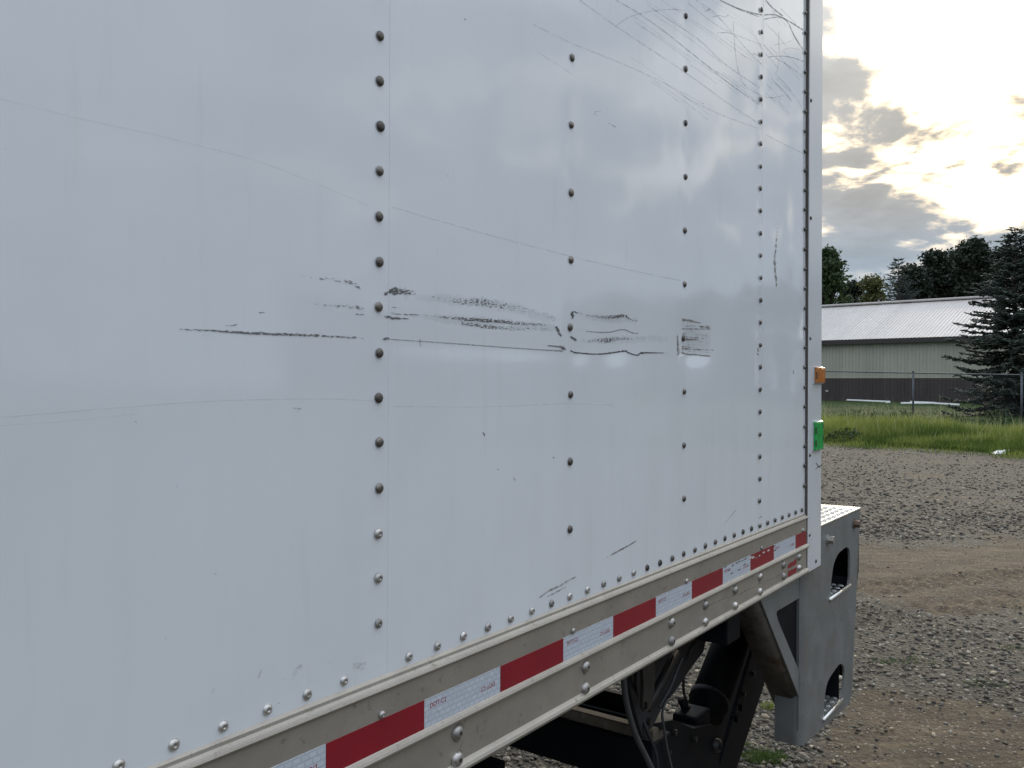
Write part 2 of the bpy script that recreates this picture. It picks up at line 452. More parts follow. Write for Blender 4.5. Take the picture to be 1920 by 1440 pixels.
def ground_mat():
    m = bpy.data.materials.new('gravel_and_dirt'); m.use_nodes = True
    q = NG(m.node_tree); b = m.node_tree.nodes['Principled BSDF']
    t = q.n('ShaderNodeTexCoord').outputs['Object']
    a = q.n('ShaderNodeAttribute', attribute_name='Col')
    sp = q.n('ShaderNodeSeparateColor'); q.l(a.outputs['Color'], sp.inputs[0])
    vo = q.n('ShaderNodeTexVoronoi'); q.l(t, vo.inputs['Vector']); vo.inputs['Scale'].default_value = 42.0
    vs_ = q.n('ShaderNodeSeparateColor'); q.l(vo.outputs['Color'], vs_.inputs[0])
    peb = q.mix(vs_.outputs[0], (0.064, 0.053, 0.041), (0.175, 0.155, 0.12))
    peb = q.mix(q.ramp(vs_.outputs[1], 0.86, 0.93), peb, (0.42, 0.40, 0.37))
    fines = q.mix(q.noise(t, 60, 5, 0.7), (0.055, 0.048, 0.038), (0.13, 0.112, 0.086))
    grav = q.mix(q.ramp(vo.outputs['Distance'], 0.25, 0.55), peb, fines)
    d1 = q.noise(t, 1.6, 6, 0.65); d2 = q.noise(t, 34, 6, 0.7)
    dirt = q.mix(d1, (0.12, 0.088, 0.054), (0.30, 0.225, 0.135))
    dirt = q.mix(q.ramp(d2, 0.35, 0.7), q.mix(1.0, dirt, (0.55, 0.53, 0.52), 'MULTIPLY'), dirt)
    mp = q.n('ShaderNodeMapping'); q.l(t, mp.inputs[0]); mp.inputs['Scale'].default_value = (0.9, 5.0, 1); mp.inputs['Rotation'].default_value = (0, 0, -0.35)
    streak = q.noise(mp.outputs[0], 2.2, 7, 0.68)
    dirt = q.mix(q.ramp(streak, 0.42, 0.66), q.mix(1.0, dirt, (0.50, 0.50, 0.52), 'MULTIPLY'), dirt)
    v2 = q.n('ShaderNodeTexVoronoi'); q.l(t, v2.inputs['Vector']); v2.inputs['Scale'].default_value = 75.0
    v2s = q.n('ShaderNodeSeparateColor'); q.l(v2.outputs['Color'], v2s.inputs[0])
    dirt = q.mix(q.m('MULTIPLY', q.ramp(v2s.outputs[0], 0.80, 0.86), q.ramp(v2.outputs['Distance'], 0.5, 0.3)), dirt, q.mix(v2s.outputs[1], (0.09, 0.085, 0.075), (0.42, 0.39, 0.34)))
    k = q.m('ADD', sp.outputs[0], q.m('MULTIPLY', q.m('SUBTRACT', q.noise(t, 7, 6, 0.7), 0.5), 0.9))
    c = q.mix(1.0, q.mix(q.ramp(k, 0.35, 0.65), grav, dirt), (0.62, 0.615, 0.56), 'MULTIPLY')
    q.l(c, b.inputs['Base Color']); b.inputs['Roughness'].default_value = 0.85
    b.inputs['Specular IOR Level'].default_value = 0.3
    bn = q.n('ShaderNodeBump'); bn.inputs['Strength'].default_value = 0.7; bn.inputs['Distance'].default_value = 0.02
    hgt = q.m('ADD', q.m('MULTIPLY', q.m('SUBTRACT', 1.0, vo.outputs['Distance']), q.m('SUBTRACT', 1.0, q.m('MULTIPLY', sp.outputs[0], 0.7))), q.m('MULTIPLY', d2, 0.8))
    q.l(hgt, bn.inputs['Height']); q.l(bn.outputs[0], b.inputs['Normal'])
    return m
M['ground'] = ground_mat()

def stone_mat():
    m = bpy.data.materials.new('gravel_stone'); m.use_nodes = True
    q = NG(m.node_tree); b = m.node_tree.nodes['Principled BSDF']
    a = q.n('ShaderNodeAttribute', attribute_name='Col')
    t = q.n('ShaderNodeTexCoord').outputs['Object']
    nz = q.ramp(q.noise(t, 120, 4, 0.6), 0.3, 0.7, 0.75, 1.2, False)
    q.l(q.mix(1.0, a.outputs['Color'], nz, 'MULTIPLY'), b.inputs['Base Color'])
    b.inputs['Roughness'].default_value = 0.75
    return m
M['stone'] = stone_mat()

def lawn_mat():
    m = bpy.data.materials.new('lawn_ground'); m.use_nodes = True
    q = NG(m.node_tree); b = m.node_tree.nodes['Principled BSDF']
    t = q.n('ShaderNodeTexCoord').outputs['Object']
    c = q.mix(q.ramp(q.noise(t, 0.5, 6, 0.6), 0.3, 0.7), (0.03, 0.055, 0.014), (0.055, 0.085, 0.022))
    c = q.mix(q.ramp(q.noise(t, 9, 5, 0.7), 0.4, 0.7), q.mix(1.0, c, (0.6, 0.6, 0.6), 'MULTIPLY'), c)
    q.l(c, b.inputs['Base Color']); b.inputs['Roughness'].default_value = 0.9
    b.inputs['Specular IOR Level'].default_value = 0.1
    return m
M['lawn'] = lawn_mat()

M['roof'] = material('white_metal_roof', (0.44, 0.415, 0.385), 0.38, metal=0.0, var=0.05, vscale=0.6)
M['wall'] = material('sage_metal_siding', (0.36, 0.355, 0.285), 0.55, var=0.06, vscale=0.5)
M['wains'] = material('dark_brown_wainscot', (0.048, 0.036, 0.034), 0.5, var=0.12, vscale=0.8)
M['fascia'] = material('dark_eave_trim', (0.035, 0.03, 0.028), 0.5)
M['fence'] = material('galvanised_fence_steel', (0.07, 0.08, 0.09), 0.55, metal=0.3, var=0.15, vscale=3)
M['wire'] = material('dark_fence_wire', (0.09, 0.095, 0.10), 0.5, metal=0.5)
M['pvc'] = material('white_trim_metal', (0.72, 0.73, 0.71), 0.45, var=0.08, vscale=4)
M['bag'] = material('white_plastic_sheet', (0.78, 0.78, 0.77), 0.4, var=0.06, vscale=8, bump=0.2, bscale=20)

for nm, amt in (('roof', 0.055), ('wall', 0.05), ('wains', 0.12)):
    q_ = NG(M[nm].node_tree); b_ = M[nm].node_tree.nodes['Principled BSDF']
    src = b_.inputs['Base Color'].links[0].from_socket
    o_ = q_.n('ShaderNodeTexCoord').outputs['Object']
    sx_ = q_.n('ShaderNodeSeparateXYZ'); q_.l(o_, sx_.inputs[0])
    wn = q_.n('ShaderNodeTexWhiteNoise', noise_dimensions='1D'); q_.l(q_.m('FLOOR', q_.m('DIVIDE', sx_.outputs[0], 0.93)), wn.inputs['W'])
    mp_ = q_.n('ShaderNodeMapping'); q_.l(o_, mp_.inputs[0]); mp_.inputs['Scale'].default_value = (2.5, 2.5, 0.25)
    st_ = q_.ramp(q_.noise(mp_.outputs[0], 1.0, 6, 0.65), 0.35, 0.7, 1.0 + amt, 1.0 - amt * 1.6, False)
    k_ = q_.m('MULTIPLY', st_, q_.ramp(wn.outputs['Value'], 0, 1, 1 - amt, 1 + amt, False))
    q_.l(q_.mix(1.0, src, k_, 'MULTIPLY'), b_.inputs['Base Color'])

# ------------------------------------------------------------------ ground
def img_of(x, y):
    """where a ground point shows in the measured image (used to lay out the wheel tracks as measured)"""
    px = 960 + FPX * x / y; py = 722 + FPX * CAMZ / y
    return px, py

def dirt_mask(x, y):
    yy = np.maximum(y, 0.5)
    px, py = img_of(x, yy)
    wob = (fbm(x * 0.8, y * 0.8, 4, 5) - 0.5)
    top = 1000 + (px - 1620) * 0.05; bot = 1110 + (px - 1620) * 0.17
    d1 = sstep(-26, 26, (py - top) + wob * 90) * sstep(-26, 26, (bot - py) + wob * 110)
    top2 = 1262 + (px - 1620) * 0.16 + np.maximum(1620 - px, 0) * 2.0
    d2 = sstep(-40, 40, (py - top2) + wob * 150)
    d3 = 0.55 * sstep(0.56, 0.72, fbm(x * 0.35 + 4, y * 0.35, 4, 9)) * (y < 22)
    m = np.maximum(np.maximum(d1, d2), d3)
    m *= 0.15 + 1.15 * fbm(x * 1.7, y * 2.6, 5, 11)
    return np.where((y > 0.6) & (y < 40), np.clip(m * 1.25, 0, 1), 0.0)

def axis(a, b, step, lo, hi, gr=1.22):
    mid = np.arange(a, b + 1e-6, step)
    out_hi, s, v = [], step, b
    while v < hi: s *= gr; v += s; out_hi.append(v)
    out_lo, s, v = [], step, a
    while v > lo: s *= gr; v -= s; out_lo.append(v)
    return np.array(out_lo[::-1] + list(mid) + out_hi)

def tyre_marks(x, y):
    """shallow chevron prints pressed in the dirt along the wheel track"""
    c = G(1690, 1095); dx, dy = x - c.x, y - c.y
    ca, sa = math.cos(math.radians(20)), math.sin(math.radians(20))
    u, v = dx * ca + dy * sa, -dx * sa + dy * ca
    band = np.exp(-(v / 0.20) ** 6) + np.exp(-((v + 0.62) / 0.2) ** 6)
    return band * (np.sin(u * 2 * math.pi / 0.13 + 3 * np.abs(v) * 4) > 0.1) * sstep(2.6, 1.2, np.abs(u)) * 0.022

def height(x, y):
    h = (fbm(x * 0.7, y * 0.7, 3, 21) - 0.5) * 0.05 + (fbm(x * 5, y * 5, 3, 23) - 0.5) * 0.018
    dm = dirt_mask(x, y)
    h = h - 0.014 * dm + (fbm(x * 11, y * 11, 3, 29) - 0.5) * 0.012 * dm - tyre_marks(x, y)
    far = sstep(60, 30, np.hypot(x, y))
    return h * far

gx = axis(0.2, 13.5, 0.045, -900, 1200)
gy = axis(2.6, 23.0, 0.045, -700, 2200)
GX, GY = np.meshgrid(gx, gy)
GZ = height(GX, GY)
nx, ny = len(gx), len(gy)
vv = np.stack([GX.ravel(), GY.ravel(), GZ.ravel()], 1)
idx = np.arange(nx * ny).reshape(ny, nx)
ff = np.stack([idx[:-1, :-1].ravel(), idx[:-1, 1:].ravel(), idx[1:, 1:].ravel(), idx[1:, :-1].ravel()], 1)
dm = dirt_mask(GX, GY).ravel()
cc = np.stack([dm, dm, dm, np.ones_like(dm)], 1)
tag(mesh('ground', vv, ff, M['ground'], smooth=True, cols=cc), kind='structure')

# lawn: starts at the measured gravel edge and runs back under the building
E1, E2 = G(1545, 829), G(1900, 853)
edir = (E2 - E1).normalized(); eper = Vector((-edir.y, edir.x, 0))
if eper.y < 0: eper = -eper
lv, lf = [], []
nu = 90
for i in range(nu + 1):
    u = -40 + 90 * i / nu
    e = E1 + edir * u
    wob = (float(fbm(np.array([u * 0.9]), np.array([2.0]), 4, 3)[0]) - 0.5) * 0.9
    for j, dpt in enumerate((0, 0.5, 2, 6, 14, 30, 70, 160)):
        p = e + eper * (dpt + (wob if j < 3 else 0))
        lv.append((p.x, p.y, 0.012 + min(dpt, 1.0) * 0.03))
for i in range(nu):
    for j in range(7):
        a = i * 8 + j
        lf.append((a, a + 8, a + 9, a + 1))
tag(mesh('lawn', lv, lf, M['lawn'], smooth=True), kind='structure')

def blades(n, u0, u1, d0, d1, hmin, hmax, w, name, mat, bright=None, power=1.0, clump=0.0):
    u = rng.uniform(u0, u1, n)
    dd = d0 + (d1 - d0) * rng.random(n) ** power
    bx = E1.x + edir.x * u + eper.x * dd
    by = E1.y + edir.y * u + eper.y * dd
    px, py = img_of(bx, by)
    keep = (px > 1130) & (px < 2420)
    cl = fbm(bx * 0.55, by * 0.55, 4, 41)
    if clump: keep &= rng.random(n) < np.clip(0.25 + (cl - 0.35) * 3.0, 0.1, 1)
    bx, by, dd, cl = bx[keep], by[keep], dd[keep], cl[keep]
    n = len(bx)
    ht = rng.uniform(hmin, hmax, n) * (0.35 + 1.3 * cl ** 1.3) * (np.interp(dd, [0, 3.5, 7, 12], [1, 1, 0.45, 0.26]) if d0 < 1 else 1.0) * (0.35 + 0.65 * np.clip(dd / 1.2, 0, 1) if 0 <= d0 < 1 else 1)
    az = rng.uniform(0, 2 * math.pi, n); lean = rng.uniform(0.05, 0.55, n) * ht
    fa = rng.uniform(-0.9, 0.9, n)
    wx, wy = np.cos(fa) * w * rng.uniform(0.6, 1.3, n), np.sin(fa) * w
    b0 = np.stack([bx - wx, by - wy, np.zeros(n)], 1)
    b1 = np.stack([bx + wx, by + wy, np.zeros(n)], 1)
    mx, my = bx + np.cos(az) * lean * 0.35, by + np.sin(az) * lean * 0.35
    m0 = np.stack([mx - wx * .7, my - wy * .7, ht * 0.6], 1)
    m1 = np.stack([mx + wx * .7, my + wy * .7, ht * 0.6], 1)
    tp = np.stack([bx + np.cos(az) * lean, by + np.sin(az) * lean, ht], 1)
    V = np.stack([b0, b1, m0, m1, tp], 1).reshape(-1, 3)
    o = np.arange(n)[:, None] * 5
    F = np.concatenate([o + np.array([[0, 1, 3]]), o + np.array([[0, 3, 2]]), o + np.array([[2, 3, 4]])])
    c2 = fbm(bx * 1.3 + 8, by * 1.3, 4, 43)
    c = np.clip(rng.normal(0.36, 0.2, n) + (cl - 0.5) * 1.0 + (c2 - 0.5) * 2.0, 0, 1)
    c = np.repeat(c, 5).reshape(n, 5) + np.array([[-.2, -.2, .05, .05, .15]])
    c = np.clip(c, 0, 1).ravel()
    return tag(mesh(name, V, F, mat, cols=np.stack([c, c, c, np.ones_like(c)], 1)), kind='stuff')

blades(360000, -14, 16, 0.0, 12.0, 0.20, 0.64, 0.008, 'tall_grass', M['grass'], power=1.3)
tag(bpy.data.objects['tall_grass'], 'unmown yellow green grass along the gravel edge', 'grass')
blades(90000, -24, 36, 13.0, 62.0, 0.05, 0.14, 0.012, 'lawn_grass', M['turf'], power=1.6)
tag(bpy.data.objects['lawn_grass'], 'short green lawn grass beyond the chain link fence', 'grass')

# ------------------------------------------------------------------ gravel stones
blades(16000, -14, 16, -1.3, 0.5, 0.03, 0.16, 0.006, 'stray_grass', M['grass'], clump=1.0)
tag(bpy.data.objects['stray_grass'], 'stray low grass straggling out from the verge into the gravel', 'grass')
blades(2600, -14, 16, 0.3, 9.0, 0.75, 1.15, 0.006, 'seed_stalk', M['stalk'], power=1.0)
tag(bpy.data.objects['seed_stalk'], 'pale seed stalks rising above the tall grass', 'weeds')

def weed_clump(u, d, r, h, seed, label):
    rn = np.random.default_rng(seed)
    p = E1 + edir * u + eper * d
    n = int(260 * r / .5)
    a = rn.uniform(0, 6.283, n); q = r * rn.random(n) ** .5
    x, y, zz = p.x + np.cos(a) * q, p.y + np.sin(a) * q, h * rn.random(n) ** .7 * (1 - (q / r) ** 2 * .6) + .05
    ax_ = rn.normal(size=(n, 3)); ax_ /= np.linalg.norm(ax_, axis=1)[:, None]
    bx_ = np.cross(ax_, rn.normal(size=(n, 3))); bx_ /= np.linalg.norm(bx_, axis=1)[:, None]
    c = np.stack([x, y, zz], 1); s_ = rn.uniform(.03, .07, n)[:, None]
    V = np.stack([c - ax_ * s_, c + bx_ * s_ * .5, c + ax_ * s_, c - bx_ * s_ * .5], 1).reshape(-1, 3)
    k = np.repeat(np.clip(rn.normal(.4, .25, n), 0, 1), 4)
    root = empty('weed_clump', (p.x, p.y, 0)); tag(root, label, 'weed', 'leafy weeds in the grass strip')
    V = V - np.array([[p.x, p.y, 0]])
    bm = bmesh.new()
    for i in range(7):
        b_ = Vector((math.cos(i * 2.4) * r * .3, math.sin(i * 2.4) * r * .3, 0)); add_tube(bm, [b_, b_ * 1.6 + Vector((0, 0, h * .5)), b_ * 2.2 + Vector((0, 0, h * .85))], [.008, .006, .003], 4)
    bm_obj('stem', bm, M['leaf_mid'], root).update_tag()
    tag(bpy.data.objects[root.children[0].name], kind='stuff')
    tag(mesh('leaves', V, np.arange(len(V)).reshape(-1, 4), M['leaf_mid'], root, cols=np.stack([k, k, k, np.ones_like(k)], 1)), kind='stuff')
WPX = ((1600, 800, .75, .55, 'broad dark green weed clump left of the middle fence post, near the truck'), (1645, 797, .55, .5, 'dark leafy weed clump just left of the middle fence post'),
       (1690, 792, .5, .5, 'small dark weed clump at the foot of the middle fence post'), (1785, 803, .5, .45, 'dark leafy weed clump midway between the two fence posts'),
       (1588, 830, .5, .35, 'low dark weed clump at the gravel edge closest to the truck'), (1870, 800, .6, .65, 'tall leafy weed clump in front of the spruce'))
for i, (px, py, r, h, lab) in enumerate(WPX):
    p = G(px, py) - E1
    weed_clump(p.dot(edir), p.dot(eper), r, h, 100 + i, lab)

def ico():
    bm = bmesh.new(); bmesh.ops.create_icosphere(bm, subdivisions=1, radius=1.0)
    v = np.array([p.co[:] for p in bm.verts]); f = np.array([[q.index for q in p.verts] for p in bm.faces]); bm.free()
    return v, f

def gravel(n, pxlo, pxhi, pylo, pyhi, name, smin, smax):
    iv, jf = ico()
    px = rng.uniform(pxlo, pxhi, n); py = rng.uniform(pylo, pyhi, n)
    y = FPX * CAMZ / (py - 722); x = (px - 960) / FPX * y
    dmk = dirt_mask(x, y)
    keep = rng.random(n) > np.clip(dmk * 1.0, 0, 0.86)
    keep &= rng.random(n) < 0.35 + 0.9 * fbm(x * 1.6, y * 1.6, 3, 33)
    x, y, dmk = x[keep], y[keep], dmk[keep]; n = len(x)
    s = smin * (smax / smin) ** (rng.random(n) ** 2.0) * (1 - 0.4 * dmk)
    sc = np.stack([s * rng.uniform(0.8, 1.35, n), s * rng.uniform(0.7, 1.1, n), s * rng.uniform(0.4, 0.75, n)], 1)
    a = rng.uniform(0, 2 * math.pi, n)
    base = iv[None] * (1 + rng.normal(0, 0.2, (n, len(iv), 1)))
    p = base * sc[:, None, :]
    tl = rng.uniform(-0.35, 0.35, n)
    ct, st = np.cos(tl)[:, None], np.sin(tl)[:, None]
    X, Z_ = p[..., 0] * ct - p[..., 2] * st, p[..., 0] * st + p[..., 2] * ct
    ca, sa = np.cos(a)[:, None], np.sin(a)[:, None]
    V = np.stack([X * ca - p[..., 1] * sa + x[:, None], X * sa + p[..., 1] * ca + y[:, None], Z_ + (height(x, y) + sc[:, 2] * 0.35)[:, None]], 2).reshape(-1, 3)
    F = (np.arange(n)[:, None, None] * len(iv) + jf[None]).reshape(-1, 3)
    v = np.clip(rng.lognormal(math.log(0.072), 0.75, n), 0.03, 0.36)
    warm = rng.normal(0, 0.05, n)
    c = np.stack([v * (1.12 + warm), v * (0.96 + warm * 0.3), v * (0.70 - warm), np.ones(n)], 1)
    return tag(mesh(name, V, F, M['stone'], cols=np.repeat(c, len(iv), 0)), 'loose grey and pale crushed stones covering the lot', 'gravel', kind='stuff')

gravel(46000, 620, 2420, 1010, 1560, 'gravel', 0.004, 0.0185)
gravel(24000, 1050, 2420, 838, 1010, 'gravel', 0.009, 0.029)

# ------------------------------------------------------------------ truck
T = empty('box_truck', P0, math.atan2(DU.y, DU.x))
tag(T, 'white riveted box truck body with black scuffs and red and white reflective tape', 'truck')
WTOP = 3.55
UEDGE = 3.825 * D
UPOST = 4.12 * D
UFRONT = -4.3
WSH = H(6.56)

def surf(u, w):
    """outward bulge of the skin in metres: oil-canning between posts, rivet pinch and the measured dents"""
    u = np.asarray(u, float); w = np.asarray(w, float)
    t = u / D
    bay = np.sin(np.pi * t) ** 2
    can = (fbm(u * 3.2 + 3, w * 1.9, 3, 51) - 0.5) * 0.0042
    o = can * (0.25 + 0.75 * bay)
    o += (fbm(u * 9, w * 7, 3, 57) - 0.5) * 0.0006
    dpost = (t - np.round(t)) * D
    o -= 0.00035 * np.exp(-(dpost / 0.022) ** 2) * (1 + 0.55 * np.cos(2 * np.pi * (CAMZ - w) / SP * np.where(np.round(t) % 3 == 0, 1.0, 0.5)) * np.exp(-(dpost / 0.012) ** 2))
    for (px, py, ru, rw, dep) in DENTS:
        c = P(px, py)
        du, dw = (u - c.x) / ru, (w - c.z) / rw
        o += dep * np.exp(-(du * du + dw * dw))
    # crease pushed in along the scuff line: falls in above, springs back below
    for (xa, ya, xb, yb, dep) in CREASES:
        a, b = P(xa, ya), P(xb, yb)
        s = np.clip((u - a.x) / (b.x - a.x), 0, 1)
        line = a.z + (b.z - a.z) * s
        dz = w - line
        fade = sstep(a.x - 0.03, a.x + 0.05, u) * (1 - sstep(b.x - 0.05, b.x + 0.03, u))
        o += dep * fade * (np.exp(-(dz / 0.012) ** 2) * 0.5 + np.where(dz > 0, np.exp(-(dz / 0.06) ** 2), np.exp(-(dz / 0.018) ** 2)))
    return o

DENTS = [(1300, 655, 0.07, 0.045, -0.0035), (1165, 630, 0.12, 0.06, -0.0022), (900, 600, 0.16, 0.07, -0.0012),
         (1340, 300, 0.16, 0.22, 0.0020), (1440, 330, 0.09, 0.12, -0.0016), (1210, 765, 0.05, 0.03, -0.0012),
         (1480, 790, 0.10, 0.10, 0.0018), (1390, 560, 0.1, 0.2, 0.0015), (1075, 40, 0.08, 0.1, 0.0012), (1470, 400, 0.06, 0.25, 0.0014)]
CREASES = [(1066, 662, 1105, 662, -0.0012), (1130, 662, 1178, 661, -0.0009), (1278, 664, 1335, 664, -0.0014), (720, 640, 1055, 658, -0.0004)]

def lp(px, py, off=0.0005):
    """point lying on the bulged skin for a measured image point"""
    p = P(px, py)
    for _ in range(2):
        o = float(surf(p.x, p.z)) + sheet_off(p.x)
        p = P(px, py, -(o + off))
    return p

def sheet_off(u):
    return 0.0002 if (USEAM1 - 0.012) < u < (USEAM4 - 0.008) else (0.0005 if u >= USEAM4 - 0.008 else 0.0)
USEAM1, USEAM4 = 0.016, 3 * D + 0.016

def sheet(name, u0, u1, off, du=0.008):
    w0, w1 = WSH - 0.012, WTOP
    us = np.unique(np.concatenate([np.linspace(u0, u1, max(2, int((u1 - u0) / du)))]))
    ws = np.concatenate([np.arange(w0, 2.70, 0.008), np.linspace(2.70, w1, 16)])
    U, Wg = np.meshgrid(us, ws)
    O = surf(U, Wg) + off
    nu_, nw = len(us), len(ws)
    V = np.stack([U.ravel(), -O.ravel(), Wg.ravel()], 1)
    I = np.arange(nu_ * nw).reshape(nw, nu_)
    F = np.stack([I[:-1, :-1].ravel(), I[:-1, 1:].ravel(), I[1:, 1:].ravel(), I[1:, :-1].ravel()], 1)
    ring = np.concatenate([I[0, :], I[1:, -1], I[-1, -2::-1], I[-2:0:-1, 0]])
    sk = V[ring].copy(); sk[:, 1] += 0.0018
    n0 = len(V); V = np.concatenate([V, sk]); m = len(ring)
    k = np.arange(m); k2 = (k + 1) % m
    V = np.concatenate([V, V[ring]])
    F = np.concatenate([F, np.stack([n0 + m + k, n0 + k, n0 + k2, n0 + m + k2], 1)])
    return mesh(name, V, F, M['skin'], T, smooth=False if False else True)

sh_a = sheet('side_panel', UFRONT, USEAM1 + 0.02, -0.0001, 0.02)
sh_b = sheet('side_panel', USEAM1 - 0.0285 + 0.012 + 0.0165, USEAM4 + 0.02, 0.0002)
sh_c = sheet('side_panel', USEAM4, UEDGE + 0.01, 0.0005)

# rivets -------------------------------------------------------------
def dome(name, r, hgt, mat, dimple=True, seg=12, skirt=True):
    prof = [(r, 0.0), (r * 0.96, hgt * 0.32), (r * 0.78, hgt * 0.74), (r * 0.5, hgt * 0.95), (r * 0.34, hgt), (r * 0.26, hgt * (0.78 if dimple else 1.02)), (0.0, hgt * (0.80 if dimple else 1.04))]
    v, f = [], []
    for (a, b) in prof[:-1]:
        for k in range(seg):
            th = 2 * math.pi * k / seg
            v.append((a * math.cos(th), -b, a * math.sin(th)))
    v.append((0, -prof[-1][1], 0))
    n = len(prof) - 1
    for i in range(n - 1):
        for k in range(seg):
            f.append((i * seg + k, i * seg + (k + 1) % seg, (i + 1) * seg + (k + 1) % seg, (i + 1) * seg + k))
    for k in range(seg):
        f.append(((n - 1) * seg + k, (n - 1) * seg + (k + 1) % seg, n * seg))
    me = bpy.data.meshes.new(name); me.from_pydata(v, [], f)
    me.polygons.foreach_set('use_smooth', np.ones(len(f), dtype=bool))
    me.materials.append(mat); me.update()
    bm = bmesh.new(); bm.from_mesh(me); bmesh.ops.recalc_face_normals(bm, faces=bm.faces); bm.to_mesh(me); bm.free()
    return me

for nm in ('rivet', 'rivet_bright'):
    q_ = NG(M[nm].node_tree); b_ = M[nm].node_tree.nodes['Principled BSDF']
    src = b_.inputs['Base Color'].links[0].from_socket
    oi_ = q_.n('ShaderNodeObjectInfo')
    q_.l(q_.mix(1.0, src, q_.ramp(oi_.outputs['Random'], 0, 1, 0.6, 1.25, False), 'MULTIPLY'), b_.inputs['Base Color'])
    q_.l(q_.ramp(oi_.outputs['Random'], 0, 1, 0.55, 0.32, False), b_.inputs['Roughness'])

def grime_ring(r):
    v = []; seg = 14
    for k in range(seg):
        th = 2 * math.pi * k / seg
        q = r * (1 + 0.12 * math.sin(3 * th + 1))
        v.append((q * math.cos(th), 0, q * math.sin(th)))
    me = bpy.data.meshes.new('grime'); me.from_pydata(v, [], [tuple(range(seg))]); me.materials.append(M['grime'])
    return me

RM = [dome('rivet', 0.0060, 0.0029, M['rivet'], False), dome('rivet', 0.0058, 0.0030, M['rivet_bright'], True)]
RS = dome('rivet', 0.0052, 0.0034, M['rivet'], False, 10)

def put(me, parent, u, w, off, name='rivet', tilt=0.05):
    o = bpy.data.objects.new(name, me); COL.objects.link(o); o.parent = parent
    o.location = (u, -off, w)
    o.rotation_euler = (random.uniform(-tilt, tilt), random.uniform(0, 6.28), random.uniform(-tilt, tilt))
    k = random.uniform(0.94, 1.06); o.scale = (k, random.uniform(0.9, 1.1), k)
    return o

def col_rivets(par, t, h0, step, off, me, hmin=-26, hmax=6.0):
    h = h0
    while h > hmin: h -= step
    h += step
    while h < hmax + 1e-6:
        u, w = t * D + random.uniform(-.0008, .0008), H(h) + random.uniform(-.0007, .0007)
        if w < WTOP - 0.03:
            put(me if not callable(me) else me(h), par, u, w, float(surf(u, w)) + off)
        h += step
col_rivets(sh_b, 0.0, 6.31, 1.0, 0.0012, lambda h: RM[1] if h > 3.2 else RM[0], hmin=-12)
col_rivets(sh_b, 1.0, 6.30 - 2.0, 2.0, 0.0012, RM[0], hmin=-14, hmax=4.4)
col_rivets(sh_b, 2.0, 6.26 - 2.0, 2.0, 0.0012, RM[0], hmin=-18, hmax=4.4)
col_rivets(sh_c, 3.0, 6.20, 1.0, 0.0024, RM[0], hmin=-19, hmax=5.4)
col_rivets(sh_c, 3.795, 6.10, 1.0, 0.0024, RS, hmin=-22, hmax=5.6)
k = -18
while k / 8 < 3.79:
    t = k / 8
    if k != 0:
        par, off = (sh_a, 0.0) if t < 0 else ((sh_b, 0.0012) if t < 3.0 else (sh_c, 0.0024))
        put(RM[1] if t < 1.6 else RM[0], par, t * D, H(6.305), float(surf(t * D, H(6.305))) + off)
    k += 1

# bottom rail --------------------------------------------------------------
prof = [(6.50, -0.6), (6.565, 2.6), (6.63, 3.2), (6.675, 6.4), (6.70, 9.2), (6.74, 10.2), (6.78, 9.3), (6.805, 6.4), (6.84, 5.6),
        (8.07, 5.6), (8.10, 7.4), (8.14, 11.0), (8.20, 12.6), (8.26, 11.8), (8.31, 7.6), (8.36, 5.6),
        (9.30, 5.6), (9.345, 7.4), (9.39, 10.6), (9.46, 12.4), (9.54, 11.0), (9.60, 6.5), (9.615, 0.0), (9.615, -55.0), (9.55, -55.0), (9.55, -3), (6.5, -3)]
us = [UFRONT] + list(np.linspace(-0.6, UEDGE + 0.004, 60))
V, F = [], []
for u in us:
    for (h, e) in prof:
        wv = (vnoise(np.array([u * 6]), np.array([h]), 77)[0] - 0.5) * 0.0008
        V.append((u, -e / 1000 - wv, H(h)))
n = len(prof)
for i in range(len(us) - 1):
    for j in range(n):
        F.append((i * n + j, i * n + (j + 1) % n, (i + 1) * n + (j + 1) % n, (i + 1) * n + j))
F.append(tuple(range((len(us) - 1) * n, len(us) * n))); F.append(tuple(range(n))[::-1])
rail = mesh('bottom_rail', V, F, M['alu'], T)
bm = bmesh.new(); bm.from_mesh(rail.data); bmesh.ops.recalc_face_normals(bm, faces=bm.faces); bm.to_mesh(rail.data); bm.free()

def bolt_mesh():
    """button head bolt with a dark star recess: one mesh, two materials"""
    me = dome('bolt', 0.0094, 0.0068, M['rivet_bright'], False, 16)
    bm = bmesh.new(); bm.from_mesh(me)
    r0 = []
    for k in range(12):
        th = 2 * math.pi * k / 12
        r = 0.0030 if k % 2 else 0.0021
        r0.append(bm.verts.new((r * math.cos(th), -0.0073, r * math.sin(th))))
    f = bm.faces.new(r0)
    f.material_index = 1
    if f.normal.y > 0: f.normal_flip()
    bm.to_mesh(me); bm.free()
    me.materials.append(M['recess'])
    return me
BM = bolt_mesh(); GR = grime_ring(0.0112); GR2 = grime_ring(0.0068)
for t in (-1.962, -1.198, -0.435, 0.328, 1.091, 1.838, 2.218, 2.60, 2.975, 3.371, 3.662):
    for h in (8.55, 9.10 if t > 3.2 else 9.21):
        put(BM, rail, t * D, H(h), 0.0057, 'bolt', 0.03)
        put(GR, rail, t * D + 0.001, H(h) - 0.001, 0.00585, 'grime_ring', 0.0)
for t in (-1, 0, 1, 2, 3, 3.74):
    put(dome('rivet', 0.0048, 0.0036, M['rivet_bright'], True, 10), rail, t * D, H(7.30), 0.0062)

